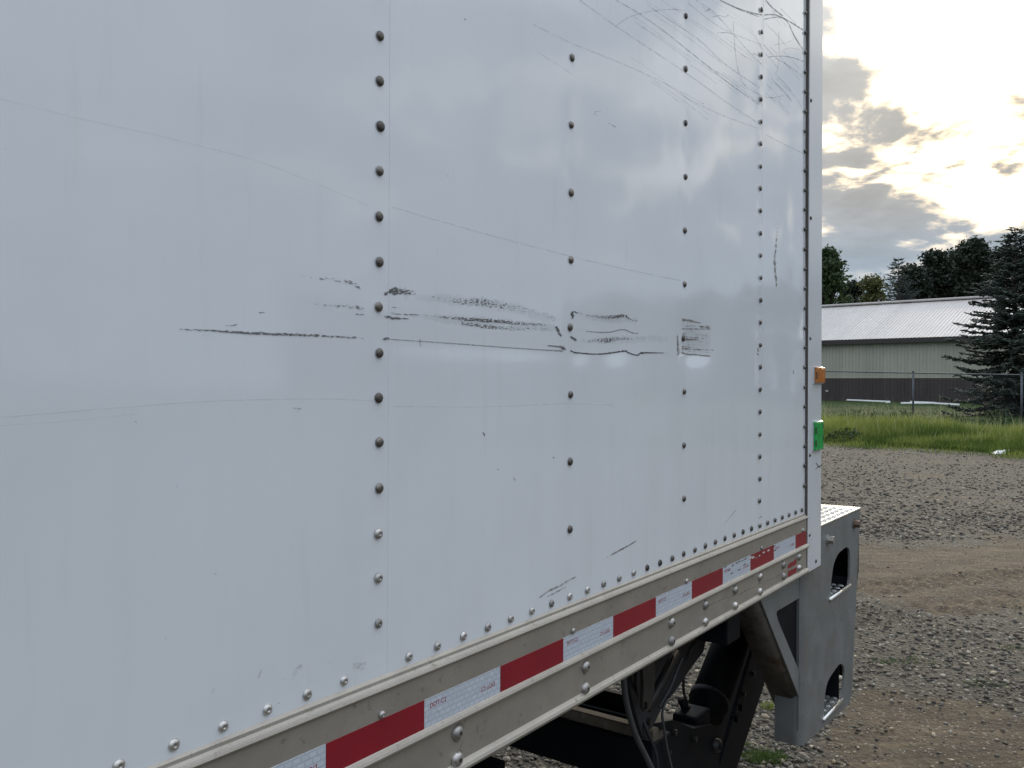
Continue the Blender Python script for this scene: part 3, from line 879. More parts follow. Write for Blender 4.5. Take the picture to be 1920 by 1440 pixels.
# reflective tape ----------------------------------------------------------
def text_mesh(body, size):
    c = bpy.data.curves.new('print', 'FONT'); c.body = body; c.size = size; c.align_x = 'LEFT'; c.extrude = 0.0
    o = bpy.data.objects.new('print', c); COL.objects.link(o)
    bpy.context.view_layer.update()
    me = bpy.data.meshes.new_from_object(o.evaluated_get(bpy.context.evaluated_depsgraph_get()))
    bpy.data.objects.remove(o)
    me.materials.clear(); me.materials.append(M['ink'])
    return me
TXT = text_mesh('DOT-C2', 0.0082)
edges = [-2.47, -2.093, -1.716, -1.337, -0.959, -0.580, -0.2013, 0.1759, 0.5498, 0.9335, 1.3056, 1.684, 2.0623, 2.438, 2.827, 3.203, 3.60, 3.815]
for i in range(len(edges) - 1):
    u0, u1 = edges[i] * D, edges[i + 1] * D
    red = i % 2 == 0
    o = box('reflective_tape', (u0 + (0.0004 if not red else 0), -0.0063 - (0.0001 if red else 0), H(8.085)), (u1 - (0.0004 if not red else 0), -0.0054, H(7.405)), M['red'] if red else M['white_tape'], rail)
    if red: o['label'] = 'red strip of reflective tape'
    else:
        o['label'] = 'white strip of reflective tape'
        if u1 > 0 or edges[i] > -0.7:
            a = link('printed_mark', TXT, o); a.location = (u0 + 0.010, -0.0066, H(7.405) - 0.0125); a.rotation_euler = (math.pi / 2, 0, 0)
            b_ = link('printed_mark', TXT, o); b_.location = (u1 - 0.012, -0.0066, H(7.405) - 0.0165); b_.rotation_euler = (math.pi / 2, math.pi, 0)
# torn scraps of red tape between the end bolts
for (hy0, hy1, sk) in ((8.62, 8.86, 0.05), (8.98, 9.26, 0.0)):
    bm = bmesh.new()
    u0, u1 = 3.455 * D, 3.62 * D
    pts = [(u0, H(hy1)), (u1, H(hy1)), (u1 + .002, H(hy0 - sk)), (u0 + (u1 - u0) * .6, H(hy0 - sk * .3) - .002), (u0 + (u1 - u0) * .3, H(hy0)), (u0 + .002, H(hy0 + .04))]
    add_prism(bm, pts, -0.0062, -0.0054)
    bm_obj('tape_scrap', bm, M['red'], rail)

# corner post --------------------------------------------------------------
bm = bmesh.new()
add_box(bm, (UEDGE + 0.004, -0.0085, H(9.62)), (UPOST, 0.10, WTOP), 0.003, 2)
post = bm_obj('corner_post', bm, M['post'], T)
box('seal_strip', (UEDGE - 0.0005, -0.0068, H(9.45)), (UEDGE + 0.0045, 0.01, WTOP), M['seal'], T)
for py in (191, 411, 635, 852, 1000):
    p = P(1516, py); put(RS, post, UEDGE + 0.014, p.z, 0.0085)
p = P(1521, 1052); put(RS, post, UEDGE + 0.07, p.z, 0.0085)
box('rust_streak', (UEDGE + 0.03, -0.0088, H(9.62) + 0.0005), (UPOST - 0.004, -0.0083, H(9.56)), M['rust'], post)

def marker(name, label, pxs, pys, depth, cl, cd_, notch):
    """rounded lens block on a base plate, with dark mounting notches"""
    c0, c1 = P(pxs[0], pys[0], -0.0085), P(pxs[1], pys[1], -0.0085)
    u0, u1, w0, w1 = c0.x, c1.x, min(c0.z, c1.z), max(c0.z, c1.z)
    lens = material(name + '_lens', cl, 0.22, spec=0.6, var=0.18, vscale=40, coat=0.3)
    dark = material(name + '_dark', cd_, 0.4)
    ro = empty(name); ro.parent = T
    ro['label'] = label
    box('base_plate', (u0 - 0.002, -0.0115, w0 - 0.002), (u1 + 0.002, -0.0083, w1 + 0.002), M['post'], ro, 0.001)
    box('lens', (u0, -0.0085 - depth, w0), (u1, -0.0115, w1), lens, ro, 0.0025, 2)
    for (a, b, c, d) in notch:
        box('mounting_notch', (u0 + (u1 - u0) * a, -0.0087 - depth, w0 + (w1 - w0) * b), (u0 + (u1 - u0) * c, -0.0080 - depth, w0 + (w1 - w0) * d), dark, ro)
    for k in range(5):
        uu = u0 + (u1 - u0) * (0.16 + 0.17 * k)
        box('lens_rib', (uu, -0.0092 - depth, w0 + 0.004), (uu + 0.003, -0.0084 - depth, w1 - 0.004), lens, ro, 0.0005, 1)
    return ro
marker('marker_light', 'amber rectangular marker light on corner post', (1525, 1541.5), (718, 689), 0.009, (0.50, 0.16, 0.015), (0.09, 0.035, 0.01), [(-0.02, 0.25, 0.10, 0.70)])
marker('marker_light', 'green rectangular marker light on corner post', (1523, 1538), (845, 789), 0.009, (0.01, 0.36, 0.07), (0.01, 0.07, 0.02), [(-0.02, 0.14, 0.16, 0.36), (-0.02, 0.58, 0.16, 0.8), (0.84, 0.3, 1.0, 0.5), (0.84, 0.72, 1.0, 0.9)])

# rest of the body ----------------------------------------------------------
WID = 2.44
box('roof', (UFRONT, 0.0, WTOP), (UPOST, WID, WTOP + 0.06), M['post'], T, 0.01)
box('front_wall', (UFRONT - 0.03, 0.0, H(9.5)), (UFRONT - 0.001, WID, WTOP), M['post'], T)
box('far_wall', (UFRONT, WID - 0.03, H(9.6)), (UPOST, WID, WTOP - 0.002), M['post'], T)
box('rear_door', (UPOST - 0.06, 0.105, H(7.4)), (UPOST - 0.02, WID - 0.035, WTOP - 0.01), M['post'], T)
box('floor', (UFRONT, 0.012, H(7.6)), (UPOST - 0.065, WID - 0.035, H(6.9)), M['under'], T)
for i in range(14):
    u = UFRONT + 0.2 + i * 0.40
    if u < 1.45:
        box('cross_member', (u, 0.06, H(9.3)), (u + 0.05, WID - 0.06, H(7.62)), M['under'], T)
for v in (0.78, 1.60):
    box('chassis_rail', (UFRONT - 1.0, v, H(13.3)), (1.15, v + 0.075, H(9.35)), M['black'], T, 0.006)

# rear step bumper ------------------------------------------------------------
VS = 0.012
def pu(px, py, v=VS): q = P(px, py, v); return (q.x, q.z)
top_l = pu(1545, 994); u_l = 3.955 * D
outer = [(u_l, H(18.75)), pu(1594, 1318), pu(1598, 1290), pu(1613, 956), (u_l, H(7.72))]
zt = (outer[3][1] + H(7.72)) / 2
outer[3] = (outer[3][0], zt); outer[4] = (u_l, zt)
outer = rounded(outer, 0.012, 3)
hole1 = rounded([pu(1556, 1124), pu(1559, 1085), pu(1563, 1057), pu(1571, 1038), pu(1588, 1024), pu(1594, 1032), pu(1593, 1098)], 0.03, 4)
hole2 = rounded([pu(1544, 1350), pu(1547, 1297), pu(1553, 1274), pu(1575, 1243), pu(1582, 1247), pu(1584, 1262), pu(1579, 1311)], 0.03, 4)
step = empty('step_bumper'); step.parent = T
bm = bmesh.new(); add_holed_plate(bm, outer, [hole1, hole2], VS, VS + 0.006)
bm_obj('outer_plate', bm, M['galv'], step)
# rolled front edge and the inward return plate
rr = 0.022
V, F = [], []
zs = [zt, H(18.75)]
ang = [i / 6 * math.pi / 2 for i in range(7)]
sec = [(u_l + 0.0004, VS)] + [(u_l - rr * math.sin(a), VS + rr * (1 - math.cos(a))) for a in ang[1:]] + [(u_l - rr, VS + 0.075)]
sec2 = [(u_l + 0.0004, VS + 0.006)] + [(u_l - (rr - .006) * math.sin(a), VS + rr - (rr - .006) * math.cos(a)) for a in ang[1:]] + [(u_l - rr + .006, VS + 0.075)]
loop = sec + sec2[::-1]
for zz in zs:
    for (a, b) in loop: V.append((a, b, zz))
n = len(loop)
for i in range(n): F.append((i, (i + 1) % n, n + (i + 1) % n, n + i))
F.append(tuple(range(n))); F.append(tuple(range(n, 2 * n))[::-1])
ff_ = mesh('return_plate', V, F, M['galv'], step, smooth=False)
bm = bmesh.new(); bm.from_mesh(ff_.data); bmesh.ops.recalc_face_normals(bm, faces=bm.faces); bm.to_mesh(ff_.data); bm.free()
u_r = max(p[0] for p in outer)
# tread plate top with raised chevrons
box('tread_plate', (u_l - 0.02, VS - 0.002, zt + 0.0005), (u_r + 0.004, 0.50, zt + 0.0055), M['tread'], step, 0.001, 1)
bm = bmesh.new()
for i in range(22):
    for j in range(16):
        uu = u_l + 0.005 + i * 0.0235; v2 = 0.025 + j * 0.024
        if uu > u_r - 0.012: continue
        d = 1 if (i + j) % 2 else -1
        a = Vector((uu, v2, zt + 0.0055)); dirv = Vector((0.5, 0.87 * d, 0)).normalized(); pr = Vector((-dirv.y, dirv.x, 0))
        L, wd = 0.0115, 0.0028
        vs4 = [a + dirv * L, a + pr * wd, a - dirv * L, a - pr * wd]
        lo = [bm.verts.new(q) for q in vs4]
        hi = [bm.verts.new(a + (q - a) * 0.55 + Vector((0, 0, 0.0026))) for q in vs4]
        bm.faces.new(hi)
        for q in range(4): bm.faces.new((lo[q], lo[(q + 1) % 4], hi[(q + 1) % 4], hi[q]))
tag(bm_obj('tread_pattern', bm, M['tread'], step), kind='stuff')
# inner treads with a rolled bright lip, and black sheets standing in for the shade behind the openings
for hl, (pa, pb) in ((hole1, ((1555, 1124), (1593, 1095))), (hole2, ((1543, 1350), (1578, 1308)))):
    a, b = P(*pa, VS), P(*pb, VS)
    zz = (a.z + b.z) / 2
    box('inner_tread', (u_l + 0.02, VS + 0.006, zz - 0.006), (1.955, VS + 0.092, zz - 0.001), M['galv'], step, 0.001, 1)
    tube('rolled_lip', [(a.x - 0.004, VS - 0.001, zz - 0.002), (b.x, VS - 0.001, zz - 0.002)], 0.0062, M['tread'], step, 10)
    bm = bmesh.new()
    for i in range(5):
        for j in range(4):
            c = Vector((a.x + 0.03 + i * 0.04, VS + 0.02 + j * 0.022, zz - 0.001))
            r1 = [bm.verts.new(c + Vector((0.011 * math.cos(q * math.pi / 4), 0.011 * math.sin(q * math.pi / 4), 0))) for q in range(8)]
            r2 = [bm.verts.new(c + Vector((0.006 * math.cos(q * math.pi / 4), 0.006 * math.sin(q * math.pi / 4), 0.0035))) for q in range(8)]
            for q in range(8): bm.faces.new((r1[q], r1[(q + 1) % 8], r2[(q + 1) % 8], r2[q]))
            bm.faces.new(r2)
    tag(bm_obj('grip_button', bm, M['galv'], step), kind='stuff')
box('inner_shade_sheet', (u_l + 0.075, VS + 0.094, H(18.6)), (u_r - 0.068, VS + 0.10, zt - 0.002), M['black'], step)
box('rear_shade_sheet', (u_r - 0.065, VS + 0.008, 0.761), (u_r - 0.058, VS + 0.10, zt - 0.002), M['black'], step)
box('rear_shade_sheet', (1.957, VS + 0.008, H(18.7)), (1.963, VS + 0.093, 0.76), M['black'], step)
bm = bmesh.new(); add_prism(bm, [(u_r - 0.035, zt - 0.06), (u_r + 0.032, zt - 0.05), (u_r + 0.026, zt - 0.20), (u_r - 0.11, H(17.6)), (u_r - 0.125, H(17.6))], 0.022, 0.16)
bm_obj('rubber_dock_bumper', bm, M['rubber'], step)
def hexbolt(px, py, mat):
    q = P(px, py, VS)
    bm = bmesh.new()
    for (r, y0, y1, n_) in ((0.0155, VS, VS - 0.003, 16), (0.0118, VS - 0.003, VS - 0.018, 6)):
        a = [bm.verts.new((q.x + r * math.cos(2 * math.pi * k / n_), y0, q.z + r * math.sin(2 * math.pi * k / n_))) for k in range(n_)]
        b = [bm.verts.new((q.x + r * math.cos(2 * math.pi * k / n_), y1, q.z + r * math.sin(2 * math.pi * k / n_))) for k in range(n_)]
        bm.faces.new(b)
        for k in range(n_): bm.faces.new((a[k], a[(k + 1) % n_], b[(k + 1) % n_], b[k]))
    return bm_obj('hex_bolt', bm, mat, step)
hexbolt(1552, 1012, M['rivet_bright']); hexbolt(1601, 982, M['rust'])

# triangular gusset under the rail, with folded lower flange
gus = empty('gusset_bracket'); gus.parent = T
VG = 0.022
q = lambda x, y: pu(x, y, VG)
ug1 = u_l - rr - 0.0005
go = [(q(1421, 1133)[0], H(9.617)), q(1513, 1344), (ug1, q(1516, 1350)[1]), (ug1, H(9.617))]
gh = rounded([q(1455, 1147), q(1459, 1164), q(1503.5, 1270), q(1508, 1258), q(1511, 1114)], 0.012, 3)
bm = bmesh.new(); add_holed_plate(bm, go, [gh], VG, VG + 0.005)
bm_obj('plate', bm, M['galv'], gus)
bm = bmesh.new()
pA, pB = Vector((go[0][0], 0, go[0][1])), Vector((go[1][0], 0, go[1][1]))
nrm = Vector((pB - pA)).cross(Vector((0, 1, 0))).normalized()
if nrm.z > 0: nrm = -nrm
prs = []
for p_ in (pA, pB):
    row = []
    rb = 0.026
    outer_ = [(rb * math.sin(k_ * math.pi / 12) , VG + rb * (1 - math.cos(k_ * math.pi / 12))) for k_ in range(7)] + [(rb, VG + 0.078)]
    inner_ = [(rb - .005, VG + 0.078), (rb - .005, VG + rb)] + [((rb - .005) * math.sin(k_ * math.pi / 12), VG + rb - (rb - .005) * math.cos(k_ * math.pi / 12)) for k_ in (4, 2, 0)]
    for (o_, v_) in outer_ + inner_:
        row.append(bm.verts.new(p_ + nrm * (o_ - rb * 0.75) + Vector((0, v_, 0))))
    prs.append(row)
nr_ = len(prs[0])
for i in range(nr_): bm.faces.new((prs[0][i], prs[0][(i + 1) % nr_], prs[1][(i + 1) % nr_], prs[1][i]))
bm.faces.new(prs[0]); bm.faces.new(prs[1][::-1])
fl_ = bm_obj('folded_flange', bm, M['galv_dark'], gus, True)
for p_ in fl_.data.polygons: p_.use_smooth = len(p_.vertices) == 4
bm = bmesh.new(); add_prism(bm, [q(1440, 1150), q(1470, 1215), q(1500, 1290), (ug1 - .002, q(1512, 1290)[1]), (ug1 - .002, H(9.62))], VG + 0.0075, VG + 0.0135)
bm_obj('hole_shade_plate', bm, M['black'], gus)  # black plate added behind the gusset hole in place of deep shade
# liftgate hardware under the tail ----------------------------------------------
VC = 0.34
cyl = empty('lift_cylinder'); cyl.parent = T
a, b = P(1388, 1160, VC), P(1320, 1338, VC)
ax = (b - a).normalized()
tube('barrel', [a - ax * 0.35, b], 0.056, M['black'], cyl, 20)
tube('gland', [b - ax * 0.06, b - ax * 0.035], 0.060, M['black'], cyl, 20)
pf = P(1278, 1313, VC)
tube('port_fitting', [pf, pf + Vector((0.03, 0, -0.035)), b - ax * 0.01], 0.012, M['black'], cyl, 10)
arm = empty('lift_arm'); arm.parent = T
bm = bmesh.new()
add_holed_plate(bm, [P(1447, 1100, 0.30).xz, P(1478, 1130, 0.30).xz, P(1440, 1262, 0.30).xz, P(1362, 1500, 0.30).xz, P(1318, 1560, 0.30).xz, P(1345, 1450, 0.30).xz],
                [rounded([P(*c, 0.30).xz for c in ((1383, 1320), (1391, 1320), (1391, 1335), (1383, 1335))], 0.006, 3),
                 rounded([P(*c, 0.30).xz for c in ((1375, 1341), (1383, 1341), (1383, 1356), (1375, 1356))], 0.006, 3)], 0.30, 0.312)
bm_obj('arm_plate', bm, M['black'], arm)
bm = bmesh.new(); add_prism(bm, [P(*c_, 0.40).xz for c_ in ((1405, 1130), (1470, 1130), (1440, 1250), (1378, 1430), (1325, 1430))], 0.40, 0.41)
bm_obj('arm_gap_shade', bm, M['black'], arm)  # black sheet standing in for the shaded gap between barrel and arm
blk = empty('pivot_bracket'); blk.parent = T
VB = 0.27
pts = rounded([P(1227, 1356, VB).xz, P(1262, 1350, VB).xz, P(1300, 1366, VB).xz, P(1336, 1358, VB).xz, P(1349, 1372, VB).xz, P(1346, 1600, VB).xz, P(1226, 1600, VB).xz], 0.01, 3)
bm = bmesh.new(); add_prism(bm, pts, VB, VB + 0.22); bm_obj('bracket_body', bm, M['black'], blk)
c = P(1342, 1397, VB - 0.002)
tube('pivot_pin', [c + Vector((0, -0.012, 0)), c + Vector((0, 0.02, 0))], 0.019, M['iron'], blk, 14)
tube('pin_centre', [c + Vector((0, -0.016, 0)), c + Vector((0, 0.0, 0))], 0.010, M['black'], blk, 10)
ear = P(1292, 1330, 0.33)
box('cylinder_ear', (ear.x - 0.05, 0.285, ear.z - 0.09), (ear.x + 0.05, 0.36, ear.z + 0.0), M['black'], blk, 0.008)

hang = empty('hanger_strap'); hang.parent = T
VH = 0.20
pts = [P(1203, 1215, VH).xz, P(1229, 1205, VH).xz, P(1227, 1300, VH).xz, P(1219, 1330, VH).xz, P(1212, 1336, VH).xz, P(1205, 1328, VH).xz, P(1207, 1290, VH).xz]
eye = rounded([P(*q_, VH).xz for q_ in ((1207, 1316), (1214, 1316), (1214, 1331), (1207, 1331))], 0.006, 3)
bm = bmesh.new(); add_holed_plate(bm, rounded(pts, 0.01, 3), [eye], VH, VH + 0.008); bm_obj('strap_plate', bm, M['iron'], hang)
VH2 = 0.26
bm = bmesh.new(); add_prism(bm, [P(*q_, VH2).xz for q_ in ((1168, 1235), (1335, 1150), (1319, 1222), (1292, 1258), (1272, 1288), (1240, 1330), (1212, 1386), (1204, 1380), (1190, 1330))], VH2, VH2 + 0.02)
bm_obj('spring_hanger', bm, M['rubber'], hang)
bm = bmesh.new()
add_tube(bm, [P(1268, 1222, 0.22), P(1224, 1306, 0.22), P(1213, 1330, 0.22)], 0.010, 8)
bm_obj('diagonal_brace', bm, M['iron'], hang, True)
tube('round_crosstube', [P(1262, 1205, 0.20), P(1350, 1160, 0.20)], 0.018, M['iron'], hang, 12)

tube('air_hose', spline([P(1164, 1225, .13), P(1169, 1273, .13), P(1174.5, 1317, .13), P(1190.6, 1375, .13), P(1221, 1440, .13), P(1262, 1540, .13)]), 0.0060, M['hose'], T, 10)
tube('hydraulic_line', spline([P(1278, 1309, .26), P(1264, 1307, .24), P(1249, 1317, .23), P(1242, 1336, .23), P(1243.5, 1356, .23), P(1250, 1400, .23), P(1260, 1445, .23), P(1275, 1520, .23)]), 0.0034, M['hose'], T, 8)
tube('hydraulic_line', spline([P(1278, 1235, .24), P(1269, 1257, .24), P(1258, 1286, .24), P(1246, 1308, .24), P(1236, 1325, .24)]), 0.0036, M['hose'], T, 8)

for pts_, r_ in (([(1196, 1232, .24), (1192, 1275, .25), (1200, 1330, .27), (1214, 1372, .25), (1231, 1420, .24), (1236, 1500, .24)], .0042),
                 ([(1330, 1180, .25), (1300, 1212, .25), (1284, 1250, .27), (1282, 1296, .30), (1290, 1318, .31)], .0040)):
    tube('air_line', spline([P(*p_) for p_ in pts_]), r_, M['rubber'], T, 8)
for (x_, y_, v_) in ((1300, 1385, VB), (1262, 1372, VB), (1250, 1410, VB), (1214, 1352, VH2), (1392, 1300, .30), (1410, 1262, .30)):
    c_ = P(x_, y_, v_)
    tube('frame_bolt', [c_ + Vector((0, -0.010, 0)), c_ + Vector((0, 0.004, 0))], 0.008, M['iron'], T, 6, False)
# cross beams of the liftgate frame (run across the truck)
def cross_beam(name, px, py, v0, v1, hgt, dep, mat):
    """beam across the truck whose upper near corner sits at the measured point"""
    p = P(px, py, v0)
    return box(name, (p.x, v0, p.z - hgt), (p.x + dep, v1, p.z), mat, T, 0.003, 1)
cross_beam('liftgate_beam', 1226, 1371, 0.245, 2.1, 0.030, 0.03, M['mud'])
cross_beam('liftgate_tube', 1224, 1397, 0.24, 2.1, 0.11, 0.10, M['black'])
cross_beam('liftgate_tube', 1226, 1318, 0.30, 2.1, 0.085, 0.02, M['black'])
p1 = P(1226, 1380, .26)
box('rear_cross_sill', (1.16, 0.05, H(11.6)), (1.24, 2.3, H(9.64)), M['black'], T, 0.004)
box('folded_platform', (0.62, 0.66, 0.42), (1.15, 2.0, 0.50), M['black'], T, 0.006)

# rear wheels, out of sight under the body
def wheel(u, v):
    w = empty('rear_wheel'); w.parent = T; w.location = (u, v, 0.48)
    R, hw = 0.475, 0.12
    pr_ = [(0.30, -hw), (0.40, -hw - .005), (0.455, -hw + .01), (R, -hw + .04), (R, hw - .04), (0.455, hw - .01), (0.40, hw + .005), (0.30, hw)]
    def lathe(nm, pr_, mat, seg=36):
        V, F = [], []
        for k in range(seg):
            t = 2 * math.pi * k / seg
            for (r, y) in pr_: V.append((r * math.cos(t), y, r * math.sin(t)))
        n = len(pr_)
        for k in range(seg):
            for j in range(n - 1):
                F.append((k * n + j, k * n + j + 1, ((k + 1) % seg) * n + j + 1, ((k + 1) % seg) * n + j))
        return mesh(nm, V, F, mat, w, True)
    lathe('tyre', pr_, M['rubber'])
    lathe('rim', [(0.30, -hw), (0.285, -hw + .02), (0.27, -0.02), (0.12, -0.03), (0.11, -0.08), (0.0, -0.085)], M['galv'])
for u in (-1.15,):
    for v in (0.16, 0.45, WID - 0.45, WID - 0.16): wheel(u, v)
tube('rear_axle', [(-1.15, 0.1, 0.48), (-1.15, WID - 0.1, 0.48)], 0.07, M['black'], T, 14)

# ------------------------------------------------------------------ scuffs and scratches on the skin
class Marks:
    def __init__(self): self.V, self.F, self.C, self.starts = [], [], [], []
    def strip(self, pts, dens=1.0, alpha=0.68, sub=6, off=0.0005, fade0=True, fade1=True, curve=True):
        """pts: (x, y, half width in image pixels[, density]) along the mark"""
        P4 = [(p[0], p[1], p[2], p[3] if len(p) > 3 else 1.0) for p in pts]
        pl = []
        for i in range(len(P4) - 1):
            p0, p1, p2, p3 = P4[max(i - 1, 0)], P4[i], P4[i + 1], P4[min(i + 2, len(P4) - 1)]
            for j in range(sub):
                t = j / sub
                if curve:
                    c = [0.5 * (2 * p1[k] + (p2[k] - p0[k]) * t + (2 * p0[k] - 5 * p1[k] + 4 * p2[k] - p3[k]) * t * t + (3 * p1[k] - p0[k] - 3 * p2[k] + p3[k]) * t ** 3) for k in (0, 1)]
                else: c = [p1[k] + (p2[k] - p1[k]) * t for k in (0, 1)]
                c += [p1[k] + (p2[k] - p1[k]) * t for k in (2, 3)]
                pl.append(c)
        pl.append(list(P4[-1]))
        n = len(pl); b0 = len(self.V); self.starts.append(b0)
        for i, (x, y, hw, de) in enumerate(pl):
            x0, y0 = pl[max(i - 1, 0)][:2]; x1, y1 = pl[min(i + 1, n - 1)][:2]
            dx, dy = x1 - x0, y1 - y0; L = math.hypot(dx, dy) or 1
            nx_, ny_ = -dy / L, dx / L
            f = 1.0
            if fade0: f *= min(1, i / (n * 0.2 + 1e-6))
            if fade1: f *= min(1, (n - 1 - i) / (n * 0.1 + 1e-6))
            for s, k in ((-1, 0.12), (-0.35, 1), (0.35, 1), (1, 0.12)):
                self.V.append(lp(x + nx_ * hw * s, y + ny_ * hw * s, off))
                dd = dens * de * k * f
                self.C.append((dd, alpha, 0, 1))
        for i in range(n - 1):
            for j in range(3):
                a = b0 + i * 4 + j
                self.F.append((a, a + 1, a + 5, a + 4))
    def build(self, name, mat, parent, split=False):
        if not split: return tag(mesh(name, self.V, self.F, mat, parent, smooth=True, cols=self.C), kind='stuff')
        st = self.starts + [len(self.V)]
        for a, b in zip(st[:-1], st[1:]):
            o = mesh(name, self.V[a:b], [tuple(i - a for i in f) for f in self.F if a <= f[0] < b], mat, parent, smooth=True, cols=self.C[a:b])
        return o

k1 = Marks()   # black rubber scuffs, left of the first rivet line
sm = Marks()
for pts_, al_ in (([(740, 556, 6), (860, 563, 14), (960, 577, 13), (1046, 606, 12)], .08), ([(740, 588, 5), (880, 602, 13), (980, 610, 12), (1050, 616, 9)], .10), ([(1080, 592, 5), (1140, 598, 10), (1200, 600, 6)], .09), ([(1085, 638, 5), (1140, 638, 11), (1262, 634, 8)], .08), ([(1278, 630, 30), (1300, 636, 30), (1334, 640, 22)], .07)):
    sm.strip(pts_, 1.3, al_, off=0.0003)
sm.build('rubber_smear', M['scratch'], sh_b)
k1.strip([(492, 520, 1), (560, 517, 2, .5), (600, 522, 4, .75), (640, 526, 6, .9), (665, 533, 6, 1), (681, 547, 3, 1)], 0.78)
k1.strip([(558, 568, 1), (600, 571, 3, .8), (640, 574, 6, .8), (672, 576, 6, .95), (686, 580, 3, 1)], 0.8)
k1.strip([(660, 588, 1), (676, 589, 2), (683, 590, 2)], 0.9, fade1=False)
k1.strip([(316, 616, 1), (345, 617.5, 2), (400, 620, 3), (470, 624.5, 4, 1.1), (540, 627, 4, 1.05), (600, 629.5, 3.4, .95), (650, 632, 2.5, .85), (698, 634, 3, 1)], 1.0)
k1.strip([(420, 610, 1), (435, 610.5, 1.6), (446, 608, 1)], 0.9)
k1.strip([(480, 585, 1), (490, 586, 1.4), (500, 586, 1)], 0.9)
k1.strip([(378, 629, 1), (386, 629.5, 1.2), (392, 629, 1)], 0.8)
k1.strip([(548, 764, 1), (560, 766, 1.6), (572, 767, 1)], 0.8)
k1.strip([(546, 770, 1), (556, 771, 1.4), (562, 771, 1)], 0.7)
for (x, y) in ((80, 748), (332, 912), (246, 767), (404, 1076), (252, 1320), (514, 1316), (523, 1318)):
    k1.strip([(x - 1.6, y, .7), (x, y + .6, 1.1), (x + 1.6, y, .7)], 0.9, 0.6, fade0=False, fade1=False)
k1.strip([(300, 1200, 3), (311, 1200, 5), (320, 1199, 3)], 0.5, 0.5)
k1.build('scuff_mark', M['scuff'], sh_a, True)

k2 = Marks()
k2.strip([(729, 549, 5, .9), (735, 546, 10), (742, 546, 11), (747, 546, 10, 1)], 1.15, fade0=False, fade1=False, curve=False)
k2.strip([(748, 546, 10, 1), (760, 547, 10, .95), (774, 549, 8, .7), (782, 553, 4, .4)], 0.98, fade0=False, curve=False)
k2.strip([(721, 551, 5), (726, 550, 6), (727, 550, 5)], 1.1, fade0=False, fade1=False)
k2.strip([(745, 557, 3, .8), (780, 557, 5, .6), (830, 561, 8, .55), (880, 566, 11, .8), (905, 567, 13, .85), (930, 571, 12, .75), (970, 579, 9, .6), (1010, 587, 7, .5), (1036, 596, 8, .6), (1047, 606, 9, .8)], 0.92)
k2.strip([(731, 576, 1.5), (740, 576.5, 1.5), (752, 577, 1)], 0.8)
k2.strip([(721, 583, 2), (730, 586, 2.6), (745, 589, 1.8), (775, 590, 1.6), (797, 591, 1, .5), (830, 594, 4, .7), (880, 599, 6, .95), (930, 602, 6, .95), (980, 607, 5, .8), (1020, 609, 4, .7), (1046, 610, 4, .8)], 0.98)
k2.strip([(832, 602, 2, .5), (870, 607, 6, .85), (920, 613, 6, .95), (960, 616, 5, .75), (1005, 616, 4, .6), (1040, 618, 4, .7)], 0.9)
k2.strip([(720, 593, 2), (728, 594, 4), (738, 597, 4), (755, 597, 2.5), (770, 598, 1)], 1.05, fade0=False)
k2.strip([(1042, 612, 3), (1046, 619, 5), (1051, 628, 3), (1054, 630, 1)], 1.1, fade0=False, fade1=False)
k2.strip([(718, 635.5, 3), (724, 635, 4), (730, 635, 3)], 1.15, fade0=False, fade1=False)
k2.strip([(730, 636, 1.3), (790, 640, 1.2), (850, 644, 1.5), (930, 650, 1.6), (1000, 655, 1.6), (1056, 658, 2.2)], 1.2, 0.45, fade0=False, fade1=False)
k2.strip([(1018, 647, 1), (1040, 649, 2), (1056, 652, 5), (1058, 656, 5)], 1.1, fade1=False)
k2.strip([(787, 634, .8), (788, 641, 1.3), (789, 650, .8)], 1.1, 0.6)
k2.strip([(1071, 591, 2), (1072, 588, 4), (1074, 592, 4), (1073, 598, 2)], 1.15, fade0=False, fade1=False)
k2.strip([(1070, 585, 1.5), (1078, 585, 2.2), (1084, 587, 3, .7), (1100, 591, 4, .5), (1130, 595, 6, .75), (1160, 593, 6, 1), (1172, 592, 4, 1), (1185, 600, 2, .8), (1212, 602, 1, .5)], 1.0, fade0=False)
k2.strip([(1110, 600, 3, .4), (1140, 602, 5, .6), (1165, 600, 4, .6)], 0.75)
k2.strip([(1070, 617, 1), (1110, 622, 1.3), (1140, 623, 1.3), (1168, 618, 1.4), (1186, 624, 1.2), (1201, 625, 1)], 1.2, 0.6)
k2.strip([(1069, 630, 1), (1074, 634, 4), (1080, 637, 4), (1082, 637, 2)], 1.15, fade0=False, fade1=False)
k2.strip([(1082, 636, 2), (1098, 640, 1.5, .6), (1115, 638, 5, .7), (1140, 638, 8, .95), (1160, 635, 6, .8), (1200, 634, 3, .5), (1230, 633, 2, .5)], 0.92)
k2.strip([(1070, 657, 2), (1080, 661, 2), (1120, 664, 1.6), (1150, 661, 2.2), (1172, 658, 2.4), (1180, 662, 2), (1196, 666, 1.5), (1202, 662, 3), (1230, 661.5, 1.4), (1268, 662.5, 1.2)], 1.2, 0.85, fade0=False)
k2.strip([(1270, 628, 2, .9), (1271, 640, 3), (1272, 660, 3.4), (1271, 666, 2)], 0.92, fade0=False, fade1=False)
k2.build('scuff_mark', M['scuff'], sh_b, True)
k3 = Marks()
k3.strip([(1279, 600, 3), (1284, 600, 4), (1294, 601, 3), (1305, 604, 2.4), (1316, 606, 1)], 1.2, fade0=False)
k3.strip([(1312, 612, 2), (1322, 613.5, 3), (1332, 615, 1.5)], 1.1, 0.8, fade0=False)
